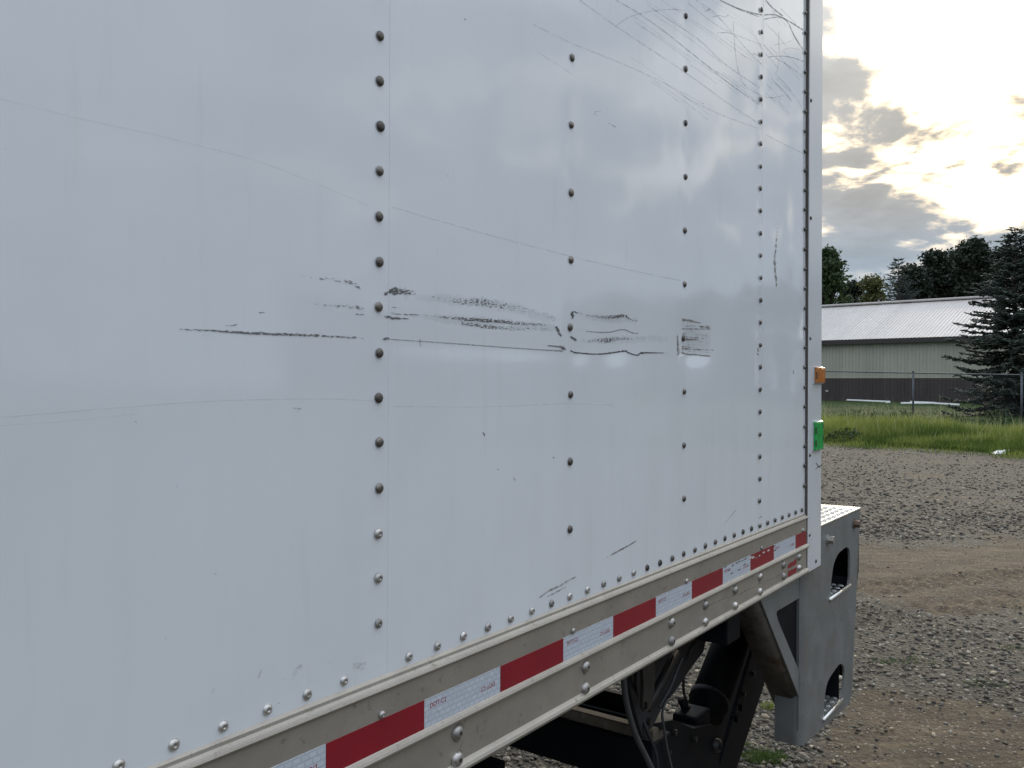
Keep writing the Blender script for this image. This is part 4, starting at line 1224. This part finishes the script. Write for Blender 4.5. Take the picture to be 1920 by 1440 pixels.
for i, y in enumerate((607, 611, 616, 620, 625, 630, 634, 637, 641, 645, 649, 653, 657)):
    x1 = 1292 + (i * 37 % 41); jy = (i * 29 % 7) - 3
    if i in (3, 8): continue
    k3.strip([(1279, y + jy * .4, 1.2 + (i % 3) * .7), (1287, y + .8 + jy * .3, 1.0 + (i % 4) * .5), (x1, y + 2 + jy, 1.0), (x1 + 8, y + 3 + jy, .5)], 0.78 + (i % 4) * .09, 0.35 + (i % 3) * .17, fade0=False)
k3.strip([(1279, 628, 20, .8), (1300, 636, 22, .55), (1332, 642, 18, .3)], 0.85, 0.22, fade0=False)
k3.strip([(1278, 661, 2), (1288, 664, 2.2), (1305, 665, 1.6), (1325, 667, 2), (1333, 668, 1.2)], 1.2, 0.9, fade0=False)
k3.strip([(1420, 652, 1), (1421, 655, 2), (1422, 660, 1)], 1.1, fade0=False, fade1=False)
k3.strip([(1419, 662, 1), (1421, 664, 2.5), (1423, 666, 1)], 1.1, fade0=False, fade1=False)
k3.strip([(1487, 694, .8), (1488, 698, 1.2), (1488.5, 702, .8)], 1.2, fade0=False, fade1=False)
k3.build('scrape_mark', M['tan_scratch'], sh_b, True)
k4 = Marks()
k4.strip([(1459, 405, .8), (1456, 450, 2, .7), (1453, 490, 3.4, .9), (1455, 520, 3, 1), (1457, 541, 1)], 1.0, 0.75)
k4.build('scrape_mark', M['tan_scratch'], sh_c, True)
k5 = Marks()
k5.strip([(1130, 1049, 1), (1160, 1033, 2.2), (1180, 1022, 2.2), (1196, 1012, 1)], 1.1, 0.8)
k5.strip([(1004, 1126, 1), (1030, 1108, 3), (1055, 1095, 3.4), (1084, 1079, 1)], 1.0, 0.75)
k5.strip([(1020, 1122, 1), (1040, 1112, 2), (1062, 1100, 1)], 0.9, 0.6)
k5.strip([(905, 810, 1), (908, 814, 2), (909, 818, 1)], 1.1, 0.8, fade0=False, fade1=False)
k5.strip([(963, 896, .8), (965, 898, 1), (966, 901, .8)], 1.1, 0.8, fade0=False, fade1=False)
for (x, y) in ((872, 36), (840, 330), (860, 570), (1038, 858), (934, 880)):
    k5.strip([(x - 1.5, y, 1), (x, y, 1.6), (x + 1.5, y, 1)], 1.0, 0.8, fade0=False, fade1=False)
k5.strip([(1356, 985, .7), (1370, 968, .9), (1384, 952, .6)], 1.0, 0.35)
k5.strip([(1424, 972, 1), (1427, 969, 2), (1429, 968, 1)], 1.1, 0.9, fade0=False, fade1=False)
k5.build('scrape_mark', M['tan_scratch'], sh_b, True)
k6 = Marks()
k6.strip([(662, 1248, 10, .8), (676, 1248, 12), (690, 1247, 9)], 0.75, 0.35, fade0=False)
k6.strip([(484, 1275, 3), (488, 1262, 5), (492, 1255, 3)], 0.8, 0.3)
k6.strip([(520, 1278, 6), (545, 1272, 9), (560, 1255, 6), (567, 1245, 3)], 0.75, 0.28)
k6.strip([(608, 1245, 3), (620, 1240, 5), (632, 1232, 3)], 0.7, 0.25)
k6.strip([(398, 1300, 4), (402, 1290, 3)], 0.7, 0.2)
k6.build('smudge', M['tan_scratch'], sh_a, True)

# fine branch scratches, mostly high on the right
def scratches(lines, parent, name, lab):
    s = Marks()
    for (pts, w, al) in lines: s.strip([(x, y, w) for (x, y) in pts], 1.2, al, sub=5, fade0=False, fade1=False)
    return tag(s.build(name, M['scratch'], parent), lab)
A_ = [([(0, 185), (150, 222), (330, 262), (500, 308), (690, 385)], 2.2, .07), ([(0, 783), (180, 768), (400, 752), (600, 748), (700, 752)], 1.3, .14),
      ([(0, 798), (120, 790), (260, 776)], 1.0, .1)]
scratches(A_, sh_a, 'scratch', 'long faint scratch rising across the panel')
B_ = [([(735, 388), (880, 430), (1000, 462), (1120, 493), (1276, 526)], 1.3, .17),
      ([(740, 762), (900, 763), (1060, 757), (1150, 760)], 1.0, .14),
      ([(1087, 0), (1150, 45), (1220, 92), (1300, 146), (1360, 190), (1428, 235)], .9, .35),
      ([(1155, 0), (1200, 26), (1250, 62), (1310, 110), (1370, 158), (1424, 196)], 1.1, .45),
      ([(1215, 10), (1260, 40), (1310, 74), (1360, 120), (1425, 165)], .9, .4),
      ([(1153, 50), (1180, 32), (1220, 21), (1262, 17), (1284, 20)], .9, .35),
      ([(1000, 45), (1070, 80), (1140, 108), (1220, 143), (1320, 195)], .9, .25),
      ([(1010, 98), (1050, 124), (1075, 140)], .8, .25), ([(1268, 172), (1300, 190), (1350, 214), (1420, 240)], .8, .3),
      ([(1305, 0), (1340, 24), (1372, 60), (1400, 92), (1428, 120)], .9, .35),
      ([(1350, 0), (1380, 14), (1410, 24), (1430, 28)], 1.6, .7), ([(1366, 8), (1392, 20), (1425, 32)], 1.0, .5),
      ([(1375, 40), (1378, 90), (1384, 130), (1395, 158), (1410, 170), (1430, 180)], .8, .35),
      ([(1322, 22), (1330, 17), (1332, 18)], 1.2, .6), ([(1114, 212), (1120, 217)], 1.0, .4), ([(1140, 230), (1155, 238)], 1.2, .4), ([(1115, 210), (1127, 208)], 1.0, .35),
      ([(1336, 32), (1350, 29), (1358, 32), (1366, 28)], .8, .5), ([(1345, 62), (1362, 61), (1375, 64)], .8, .5), ([(1412, 100), (1420, 103), (1428, 104)], .9, .6),
      ([(1240, 0), (1330, 58), (1400, 108)], .7, .25), ([(1290, 5), (1352, 52), (1428, 84)], .7, .3), ([(1190, 40), (1290, 104), (1390, 172)], .7, .2)]
rs = random.Random(5)
for i in range(22):
    x, y = rs.uniform(1180, 1400), rs.uniform(-10, 160)
    L = rs.uniform(40, 130)
    B_.append(([(x, y), (x + L * .5, y + L * .34), (min(x + L, 1430), y + L * .72)], .6, rs.uniform(.12, .3)))
scratches(B_, sh_b, 'scratch', 'fine diagonal branch scratches high on the panel')
C_ = [([(1433, 28), (1455, 28), (1480, 40), (1506, 56)], 1.5, .75), ([(1433, 36), (1460, 32), (1476, 40), (1490, 68), (1506, 93)], 1.2, .7),
      ([(1436, 0), (1448, 14), (1468, 30)], 1.5, .7), ([(1440, 107), (1465, 105), (1490, 109), (1507, 116)], .9, .55),
      ([(1433, 84), (1455, 108), (1480, 124), (1506, 145)], .8, .45), ([(1433, 182), (1450, 183), (1470, 179)], .8, .35),
      ([(1436, 252), (1470, 270), (1506, 288)], .7, .35), ([(1460, 60), (1461, 110), (1456, 138)], .7, .35),
      ([(1450, 85), (1475, 80), (1490, 73)], .6, .35), ([(1462, 100), (1480, 90), (1505, 95)], .6, .3)]
for i in range(20):
    x, y = rs.uniform(1433, 1470), rs.uniform(-10, 190)
    L = rs.uniform(18, 45)
    C_.append(([(x, y), (x + L * .5, y + L * .5), (min(x + L, 1507), y + L * 1.1)], .55, rs.uniform(.2, .45)))
scratches(C_, sh_c, 'scratch', 'crossing branch scratches at the upper corner')
d = Marks()
for (pts, w, al) in (([(1530, 868), (1536, 876), (1540, 872)], 1.6, .8), ([(1529, 880), (1536, 874)], 1.2, .6), ([(1530, 866), (1530, 890), (1532, 915)], .8, .35)):
    u_off = 0.0085
    b0 = len(d.V)
    for i, (x, y) in enumerate(pts):
        for s, k in ((-1, .2), (-.35, 1), (.35, 1), (1, .2)):
            d.V.append(P(x, y + s * w * 1.3, -0.0089)); d.C.append((1.2 * k, al, 0, 1))
    for i in range(len(pts) - 1):
        for j in range(3):
            a = b0 + i * 4 + j; d.F.append((a, a + 1, a + 5, a + 4))
d.build('scuff_mark', M['scuff'], post)
# hairline crack in the dirt of the rail
e_ = Marks()
def rl(pts, w, al):
    b0 = len(e_.V)
    for (x, y) in pts:
        for s, k in ((-1, .2), (-.35, 1), (.35, 1), (1, .2)):
            e_.V.append(P(x, y + s * w, -0.0062)); e_.C.append((1.1 * k, al, 0, 1))
    for i in range(len(pts) - 1):
        for j in range(3):
            a = b0 + i * 4 + j; e_.F.append((a, a + 1, a + 5, a + 4))
rl([(1330, 1135), (1360, 1121), (1390, 1112), (1405, 1104), (1415, 1101)], 1.2, .6)
rl([(1422, 1095), (1440, 1088), (1462, 1078), (1482, 1067)], 1.0, .5)
e_.build('scratch', M['tan_scratch'], rail)
# worn patches in the red and white tape
f_ = Marks()
for (x, y, w) in ((1406, 1046, 3), (1412, 1045, 2.5), (1424, 1042, 1.5), (1432, 1036, 2), (1441, 1032, 2), (1418, 1046, 1)):
    b0 = len(f_.V)
    for dx in (-w, 0, w):
        for s, k in ((-1, .3), (-.35, 1), (.35, 1), (1, .3)):
            f_.V.append(P(x + dx, y + s * w * 1.1 - dx * .4, -0.0067)); f_.C.append((1.3 * k, 1, 0, 1))
    for i in range(2):
        for j in range(3):
            a = b0 + i * 4 + j; f_.F.append((a, a + 1, a + 5, a + 4))
M['worn'] = scuff_mat('worn_white', (0.55, 0.53, 0.5), 300, 300)
f_.build('worn_patch', M['worn'], rail)
h_ = Marks()
for (x, y) in ((1360, 1063), (1367, 1069), (1374, 1060), (1381, 1056), (1386, 1053), (1392, 1051), (1398, 1048), (1372, 1075), (1386, 1068), (1396, 1058), (1452, 1024), (1453, 1032)):
    b0 = len(h_.V)
    for dx in (-2.2, 0, 2.2):
        for s, k in ((-1, .3), (-.35, 1), (.35, 1), (1, .3)):
            h_.V.append(P(x + dx, y + s * 1.6 - dx * .5, -0.0067)); h_.C.append((1.1 * k, .8, 0, 1))
    for i in range(2):
        for j in range(3):
            a = b0 + i * 4 + j; h_.F.append((a, a + 1, a + 5, a + 4))
h_.build('chip_mark', M['scuff'], rail)

# ------------------------------------------------------------------ metal building
BA = at(1541, 722, 80.0); BB = at(1800, 722, 72.4)
bdir = Vector((BB.x - BA.x, BB.y - BA.y, 0)).normalized()
B = empty('metal_building', (BA.x, BA.y, 0), math.atan2(bdir.y, bdir.x))
tag(B, 'long sage green metal building with white ribbed roof and dark brown lower wall', 'building')
EAVE = CAMZ + 83 * 80 / FPX; RIDGE, HALF = CAMZ + 146.5 * 91 / FPX, 11.5
X0, X1 = -34.0, 46.0
WAIN = CAMZ + 12.8 * 80 / FPX
box('wall', (X0, 0, 0), (X1, 2 * HALF, EAVE - 0.25), M['wall'], B)
bm = bmesh.new()
for i in range(int((X1 - X0) / 0.3)):
    x = X0 + 0.15 + i * 0.3
    add_box(bm, (x, -0.028, WAIN + 0.06), (x + 0.05, -0.0015, EAVE - 0.42))
tag(bm_obj('wall_rib', bm, M['wall'], B), kind='stuff')
bm = bmesh.new()
add_box(bm, (X0, -0.034, 0), (X1, -0.0015, WAIN))
for i in range(int((X1 - X0) / 0.3)):
    x = X0 + 0.15 + i * 0.3
    add_box(bm, (x, -0.06, 0.02), (x + 0.05, -0.034, WAIN - 0.01))
bm_obj('wainscot', bm, M['wains'], B)
box('wainscot_trim', (X0, -0.06, WAIN), (X1, -0.002, WAIN + 0.06), M['wall'], B)
box('eave_trim', (X0 - 0.5, -0.50, EAVE - 0.40), (X1 + .5, -0.40, EAVE - 0.01), M['fascia'], B)
box('soffit', (X0 - 0.4, -0.40, EAVE - 0.38), (X1 + .4, -0.05, EAVE - 0.33), M['fascia'], B)
sl_ = (RIDGE - EAVE) / (HALF + 0.5)
bm = bmesh.new()
add = lambda pts: bm.faces.new([bm.verts.new(p_) for p_ in pts])
for sgn in (0, 1):
    f_y = lambda y_: (y_ if sgn == 0 else 2 * HALF - y_)
    prof_ = []
    x = X0 - 0.5
    while x < X1 + 0.5:
        prof_ += [(x, 0), (x + 0.22, 0), (x + 0.245, 0.04), (x + 0.285, 0.04), (x + 0.31, 0)]
        x += 0.31
    top = [bm.verts.new((a, f_y(-0.52), EAVE + b + 0.01)) for a, b in prof_]
    bot = [bm.verts.new((a, f_y(HALF), RIDGE + b + 0.01)) for a, b in prof_]
    for i in range(len(prof_) - 1): bm.faces.new((top[i], top[i + 1], bot[i + 1], bot[i]))
bm_obj('roof', bm, M['roof'], B)
bm = bmesh.new(); add_prism(bm, [], 0, 1) if False else None
add_box(bm, (X0 - .5, HALF - 0.35, RIDGE + 0.02), (X1 + .5, HALF + 0.35, RIDGE + 0.24), 0.08, 2)
bm_obj('ridge_cap', bm, M['roof'], B)
q_ = at(1547, 733, 79.3)
loc = Matrix.Rotation(-B.rotation_euler.z, 4, 'Z') @ (q_ - B.location)
box('outlet_box', (loc.x - 0.1, -0.11, loc.z - 0.1), (loc.x + 0.14, -0.061, loc.z + 0.1), M['wall'], B)

# white trim lengths lying on the lawn before the building
for (x0, y0, d0, x1, y1, d1, wd, lab) in ((1587, 752, 76, 1668, 758, 68, .07, 'longest white trim length on the lawn, reaching furthest left'),
                                     (1662, 759.2, 66, 1668, 758.8, 66, .12, 'short white offcut at the end of the long trim length'),
                                     (1690, 760.5, 63, 1752, 760, 63.5, .08, 'white trim length lying nearest behind the fence post'),
                                     (1705, 757, 68, 1753, 759.5, 64, .08, 'white trim length crossing over the pile by the fence post'),
                                     (1752, 759.8, 63, 1798, 763, 58.5, .05, 'thin white trim length lying furthest right towards the spruce')):
    a, b = at(x0, y0, d0), at(x1, y1, d1)
    a.z = b.z = 0.17
    L = (b - a).length; dr = (b - a).normalized()
    o = empty('white_trim', a, math.atan2(dr.y, dr.x)); 
    bpy.data.objects.remove(o)
    bm = bmesh.new(); add_box(bm, (0, -wd, -0.02), (L, wd, 0.02)); add_box(bm, (0, wd - 0.02, 0.02), (L, wd, 0.10))
    o = bm_obj('white_trim', bm, M['pvc']); o.location = a; o.rotation_euler = (0, 0, math.atan2(dr.y, dr.x))
    tag(o, lab, 'trim', 'white metal trim lengths left on the lawn')

# crumpled white plastic at the gravel edge
c0, c1 = G(1861, 852), G(1916, 851)
nxp, nyp = 26, 12
V, F = [], []
for j in range(nyp):
    for i in range(nxp):
        s, t = i / (nxp - 1), j / (nyp - 1)
        base_ = c0.lerp(c1, s) + Vector((0.1, 0.35, 0)) * (t - 0.2)
        env = math.sin(math.pi * t) ** 0.6 * min(1, s * 3 + .25) * min(1, (1 - s) * 9)
        hz = (0.05 + 0.06 * s) * env * (0.75 + 0.6 * float(vnoise(np.array([s * 9]), np.array([t * 4]), 3)[0]))
        V.append((base_.x, base_.y, 0.012 + hz))
for j in range(nyp - 1):
    for i in range(nxp - 1): F.append((j * nxp + i, j * nxp + i + 1, (j + 1) * nxp + i + 1, (j + 1) * nxp + i))
tag(mesh('plastic_sheet', V, F, M['bag'], smooth=True), 'crumpled white plastic lying at the gravel edge against the grass', 'litter')

# ------------------------------------------------------------------ chain link fence
F0 = Vector((17.10, 36.6, 0)); FD = Vector((2.50, -3.58, 0)); FS = FD.length
fu = FD.normalized()
fe = empty('chain_link_fence', (F0.x, F0.y, 0), math.atan2(fu.y, fu.x))
tag(fe, 'grey chain link fence with steel posts and top rail behind the tall grass', 'fence')
fz = lambda s: 2.03 - 0.026 * s
npost = [-3.17, -2.1, -1.06, 0, 1, 2, 3]
pm = None
for k in npost:
    s = k * FS
    tube('post', [(s, 0, -0.3), (s, 0, fz(s) + 0.03)], 0.042, M['fence'], fe, 10)
    tube('post_cap', [(s, 0, fz(s) + 0.03), (s, 0, fz(s) + 0.07), (s, 0, fz(s) + 0.10)], [0.048, 0.044, 0.012], M['fence'], fe, 10)
tube('top_rail', [(npost[0] * FS, 0, fz(npost[0] * FS)), (npost[-1] * FS, 0, fz(npost[-1] * FS))], 0.026, M['fence'], fe, 8)
# woven wire: real zigzag wires
pw = 0.085; s0, s1 = npost[0] * FS, npost[-1] * FS
nwire = int((s1 - s0) / pw); nseg = int(2.0 / pw)
i_, j_ = np.meshgrid(np.arange(nwire), np.arange(nseg + 1), indexing='ij')
xs = s0 + (i_ + ((j_ % 2) * 1.0)) * pw; zs_ = fz(xs) - 0.02 - j_ * pw
ys = -0.03 + np.where(j_ % 2 == 0, 0.004, -0.004)
r = 0.0036
cor = np.array([(0, -r), (r * .87, r * .5), (-r * .87, r * .5)])
V = np.stack([xs[..., None] + cor[:, 0], ys[..., None] + cor[:, 1], np.repeat(zs_[..., None], 3, 2)], 3)
ids = np.arange(V.size // 3).reshape(nwire, nseg + 1, 3)
F = np.concatenate([np.stack([ids[:, :-1, k], ids[:, :-1, (k + 1) % 3], ids[:, 1:, (k + 1) % 3], ids[:, 1:, k]], -1).reshape(-1, 4) for k in range(3)])
tag(mesh('wire_mesh', V.reshape(-1, 3), F, M['wire'], fe), kind='stuff')

# ------------------------------------------------------------------ trees
def leaf_cloud(centres, radii, n_per, size, flat=0.75, seed=1):
    rg = np.random.default_rng(seed)
    Vs, Cs = [], []
    for c, r in zip(centres, radii):
        n = max(6, int(n_per * r * r))
        d = rg.normal(size=(n, 3)); d /= np.linalg.norm(d, axis=1)[:, None]
        rad = r * np.abs(rg.normal(0.72, 0.30, n))[:, None]
        p = np.array(c) + d * rad * np.array([1, 1, flat])
        a = rg.normal(size=(n, 3)); a /= np.linalg.norm(a, axis=1)[:, None]
        b = np.cross(a, rg.normal(size=(n, 3))); b /= np.linalg.norm(b, axis=1)[:, None] + 1e-9
        s = size * rg.uniform(0.5, 1.2, n)[:, None]
        q4 = np.stack([p - a * s, p + b * s * .55, p + a * s, p - b * s * .55], 1)
        Vs.append(q4.reshape(-1, 3))
        cl = np.clip(rg.normal(0.4, 0.25, n) + rg.normal(0, 0.18), 0, 1)
        Cs.append(np.repeat(cl, 4))
    V = np.concatenate(Vs); c = np.concatenate(Cs)
    F = np.arange(len(V)).reshape(-1, 4)
    return V, F, np.stack([c, c, c, np.ones_like(c)], 1)

def broadleaf(px, depth, toppx, halfpx, label, mat, seed, dens=1.0, low=0.25, name='broadleaf_tree', lobes=46, cluster=1.0, leaf=0.30):
    rg = random.Random(seed)
    base_ = at(px, 722, depth); hgt = CAMZ + (722 - toppx) * depth / FPX
    wid = halfpx * depth / FPX
    t = empty(name, (base_.x, base_.y, 0))
    tag(t, label, 'tree', 'trees behind the metal building')
    bm = bmesh.new()
    tr = [Vector((0, 0, -.2)), Vector((.15, .1, hgt * .3)), Vector((-.1, 0, hgt * .6)), Vector((.1, 0, hgt * .93))]
    add_tube(bm, tr, [hgt * .022, hgt * .017, hgt * .01, .03], 8)
    C_, R_ = [], []
    for i in range(lobes):
        f = rg.random() ** 0.55
        zz = hgt * (low + (0.97 - low) * f)
        prof_ = max(0.0, 1 - f ** 2.4) ** 0.6
        az = rg.uniform(0, 6.283); rr_ = wid * prof_ * (0.35 + 0.6 * rg.random() ** .5)
        c = Vector((math.cos(az) * rr_, math.sin(az) * rr_ * .8, zz))
        r_ = rg.uniform(0.5, 1.5) * cluster
        if c.z + r_ * .8 > hgt: c.z = hgt - r_ * .8
        C_.append(c[:]); R_.append(r_)
        st = tr[0].lerp(tr[3], max(0.15, zz / hgt - 0.18))
        add_tube(bm, [st, st.lerp(c, .5) + Vector((0, 0, .2)), c], [hgt * .007, hgt * .004, .015], 5)
    C_.append((0, 0, hgt - wid * .16)); R_.append(wid * .17)
    bm_obj('trunk', bm, M['bark'], t, True)
    V, F, c = leaf_cloud(C_, R_, 24 * dens, leaf, seed=seed)
    tag(mesh('crown', V, F, mat, t, cols=c), kind='stuff')
    return t

broadleaf(1548, 105, 462, 48, 'tall dark tree beside the truck corner post, left of the sky gap', M['leaf_mid'], 11, 2.0, .35, lobes=110)
broadleaf(1600, 112, 524, 36, 'low dark rounded tree between the tall left tree and the yellowish one', M['leaf'], 12, 2.1, .35, lobes=80)
broadleaf(1636, 108, 514, 25, 'small yellowish green tree just left of the sky gap', M['leaf_yellow'], 13, 1.7, .35, lobes=64, leaf=.26)
broadleaf(1752, 118, 468, 54, 'dark dense tree with the flatter top, just right of the thin sparse tree', M['leaf'], 14, 2.1, .3, lobes=130)
broadleaf(1824, 114, 444, 50, 'tallest dark tree in the wood, top nearest the bright cloud', M['leaf'], 15, 2.1, .3, lobes=140)
broadleaf(1878, 120, 458, 55, 'dark tree directly behind the spruce top', M['leaf'], 16, 2.1, .3, lobes=130)
broadleaf(1960, 116, 445, 60, 'dark tree at the right edge behind the spruce', M['leaf'], 17, 2.1, .3, lobes=130)
broadleaf(1708, 116, 494, 40, 'short dark tree filling in behind the thin sparse tree', M['leaf'], 18, 2.1, .3, lobes=90)
broadleaf(1792, 122, 466, 50, 'dark tree between the flat topped tree and the tallest tree', M['leaf'], 19, 2.1, .3, lobes=130)

def conifer(px, depth, toppx, halfpx, label, mat, seed, whorls, per, lowf=0.08, sparse=1.0, group=None, name='spruce_tree', twig=0.26, tw=0.028, step=0.10, up=0.25):
    rg = random.Random(seed); rn = np.random.default_rng(seed)
    base_ = at(px, 722, depth); hgt = CAMZ + (722 - toppx) * depth / FPX
    R0 = halfpx * depth / FPX
    t = empty(name, (base_.x, base_.y, 0)); tag(t, label, 'tree', group)
    bm = bmesh.new()
    add_tube(bm, [(0, 0, -.2), (0.03, 0, hgt * .5), (0, 0, hgt)], [hgt * .02, hgt * .012, .012], 8)
    segs, cols_ = [], []
    for w in range(whorls):
        f = (w + 0.5) / whorls
        zc = hgt * (lowf + (0.985 - lowf) * f ** 0.92)
        L0 = R0 * (1 - (zc / hgt)) ** 0.85 * 1.05 * min(1.0, 0.62 + 1.15 * zc / hgt) + 0.08
        az0 = rg.uniform(0, 6.28)
        for b in range(per):
            az = az0 + b * 6.283 / per + rg.uniform(-.3, .3)
            L = L0 * rg.uniform(0.62, 1.12)
            if rg.random() > sparse: continue
            droop = (0.34 - 0.75 * (zc / hgt)) * L * rg.uniform(.7, 1.3)
            z0 = zc + rg.uniform(-.15, .15)
            pts = []
            for k in range(7):
                s = k / 6
                rr_ = L * s
                pts.append(Vector((math.cos(az) * rr_, math.sin(az) * rr_, z0 - droop * math.sin(s * 1.9) + up * L * max(0, s - .55) ** 1.5)))
            add_tube(bm, pts, [0.028 * (1 - .8 * k / 6) * (L / 2 + .3) for k in range(7)], 4, cap=False)
            side = Vector((-math.sin(az), math.cos(az), 0))
            n = max(3, int(L / step))
            for k in range(1, n + 1):
                s = 0.12 + 0.88 * k / n
                fi = s * 6; i0 = min(5, int(fi)); p = pts[i0].lerp(pts[i0 + 1], fi - i0)
                tdir = (pts[i0 + 1] - pts[i0]).normalized()
                for sd in (-1, 1):
                    ln = twig * rg.uniform(.6, 1.25) * (1.25 - 0.75 * s) * min(1.6, .6 + L * .35)
                    dv = (tdir * rg.uniform(.5, .9) + side * sd * rg.uniform(.5, 1.0) + Vector((0, 0, rg.uniform(-.30, .22)))).normalized()
                    segs.append((p, p + dv * ln)); cols_.append(rg.random() * .7 + .3 * s)
                    if ln > .2:
                        for s2 in (.45, .75):
                            d2 = (dv + side * rg.uniform(-.9, .9) + Vector((0, 0, rg.uniform(-.4, .35)))).normalized()
                            segs.append((p + dv * ln * s2, p + dv * ln * s2 + d2 * ln * .5)); cols_.append(rg.random())
            segs.append((pts[-1] - (pts[-1] - pts[-2]).normalized() * .05, pts[-1] + (pts[-1] - pts[-2]).normalized() * .18)); cols_.append(.9)
    bm_obj('trunk', bm, M['bark'], t, True)
    a = np.array([p[0][:] for p in segs]); b = np.array([p[1][:] for p in segs]); n = len(a)
    d = b - a; ln = np.linalg.norm(d, axis=1)[:, None]; d /= ln
    u = np.cross(d, rn.normal(size=(n, 3))); u /= np.linalg.norm(u, axis=1)[:, None]
    v = np.cross(d, u)
    w = tw * rn.uniform(.75, 1.3, (n, 1))
    m = a + d * ln * .45
    # each twig: a slim four-sided spindle of needles
    V = np.stack([a, m + u * w, m + v * w, m - u * w, m - v * w, b], 1).reshape(-1, 3)
    o = np.arange(n)[:, None] * 6
    F = np.concatenate([o + np.array([[0, 1 + k, 1 + (k + 1) % 4]]) for k in range(4)] + [o + np.array([[5, 1 + (k + 1) % 4, 1 + k]]) for k in range(4)])
    c = np.repeat(np.array(cols_), 6)
    tag(mesh('foliage', V, F, mat, t, cols=np.stack([c, c, c, np.ones_like(c)], 1)), kind='stuff')
    return t

conifer(1902, 41.0, 425, 150, 'big dark blue green spruce with spreading branches behind the chain link fence', M['needle'], 3, 40, 8, lowf=.02, step=.075, twig=.30, tw=.034, sparse=.9)
conifer(1684, 112, 482, 90, 'thin sparse see-through tree rising at the sky gap', M['needle'], 8, 30, 7, lowf=.2, sparse=.75, group='trees behind the metal building', name='sparse_tree', twig=.8, tw=.045, step=.42, up=.45)

# far wood along the other side of the lot: seen as a dim mirror image in the gloss of the panel
Cw, Rw = [], []
rg = random.Random(31)
for i in range(70):
    az = math.radians(rg.uniform(43, 84)); dist = rg.uniform(95, 125)
    hh = dist * math.tan(math.radians(5.6 + 2.0 * math.sin(az * 9) + rg.uniform(-.8, .8)))
    x, y = math.sin(az) * dist, math.cos(az) * dist
    for k in range(4):
        Cw.append((x + rg.uniform(-2, 2), y + rg.uniform(-2, 2), max(1.5, hh * (k + .6) / 4.4))); Rw.append(rg.uniform(2.2, 3.4))
for i in range(46):
    az = math.radians(rg.uniform(-2, 17.5)); dist = rg.uniform(118, 140); hh = rg.uniform(13, 20)
    for k in range(4):
        Cw.append((math.sin(az) * dist + rg.uniform(-2, 2), math.cos(az) * dist, max(1.5, hh * (k + .6) / 4.4))); Rw.append(rg.uniform(2.2, 3.4))
V, F, c = leaf_cloud(Cw, Rw, 7, .9, .9, seed=77)
tag(mesh('far_wood', V, F, M['leaf'], cols=c), 'dark far wood mirrored dimly in the glossy truck panel', 'wood', kind='stuff')

# ------------------------------------------------------------------ small weeds in the gravel
def tuft(px, py, r, n, hgt, label, seed, mat='turf'):
    rn = np.random.default_rng(seed); p = G(px, py)
    a = rn.uniform(0, 6.283, n); q = r * rn.random(n) ** .6
    bx, by = p.x + np.cos(a) * q * 1.3, p.y + np.sin(a) * q * .8
    az = rn.uniform(0, 6.283, n); h_ = hgt * rn.uniform(.4, 1.1, n); w = 0.0022
    ll = rn.uniform(.4, 1.2, n) * h_
    fa = rn.uniform(0, 3.14, n)
    z0 = height(bx, by) - .004
    V = np.stack([np.stack([bx - np.cos(fa) * w, by - np.sin(fa) * w, z0], 1), np.stack([bx + np.cos(fa) * w, by + np.sin(fa) * w, z0], 1),
                  np.stack([bx + np.cos(az) * ll, by + np.sin(az) * ll, z0 + h_], 1)], 1).reshape(-1, 3)
    c = np.repeat(np.clip(rn.normal(.6, .25, n), 0, 1), 3)
    return tag(mesh('grass_tuft', V, np.arange(n * 3).reshape(-1, 3), M[mat], cols=np.stack([c, c, c, np.ones_like(c)], 1)), label, 'weed', 'green tufts sprouting in the gravel')
tuft(1433, 1421, .075, 900, .035, 'bright green tuft in the gravel below the step, nearest the lower edge', 1)
tuft(1385, 1395, .04, 200, .03, 'small green tuft in the gravel just right of the black lift arm', 2)
tuft(1449, 1325, .05, 220, .03, 'dull green tuft between the lift arm and the diagonal bracket', 3, 'grass')
tuft(1715, 1240, .10, 130, .03, 'wide low green patch in the gravel band right of the step', 4)
tuft(1655, 1243, .06, 80, .03, 'small green patch close beside the step', 5)
tuft(1850, 1283, .09, 100, .03, 'low green patch in the gravel near the right edge', 6)
tuft(1900, 1215, .07, 60, .03, 'faint green patch highest in the gravel at the right edge', 7)
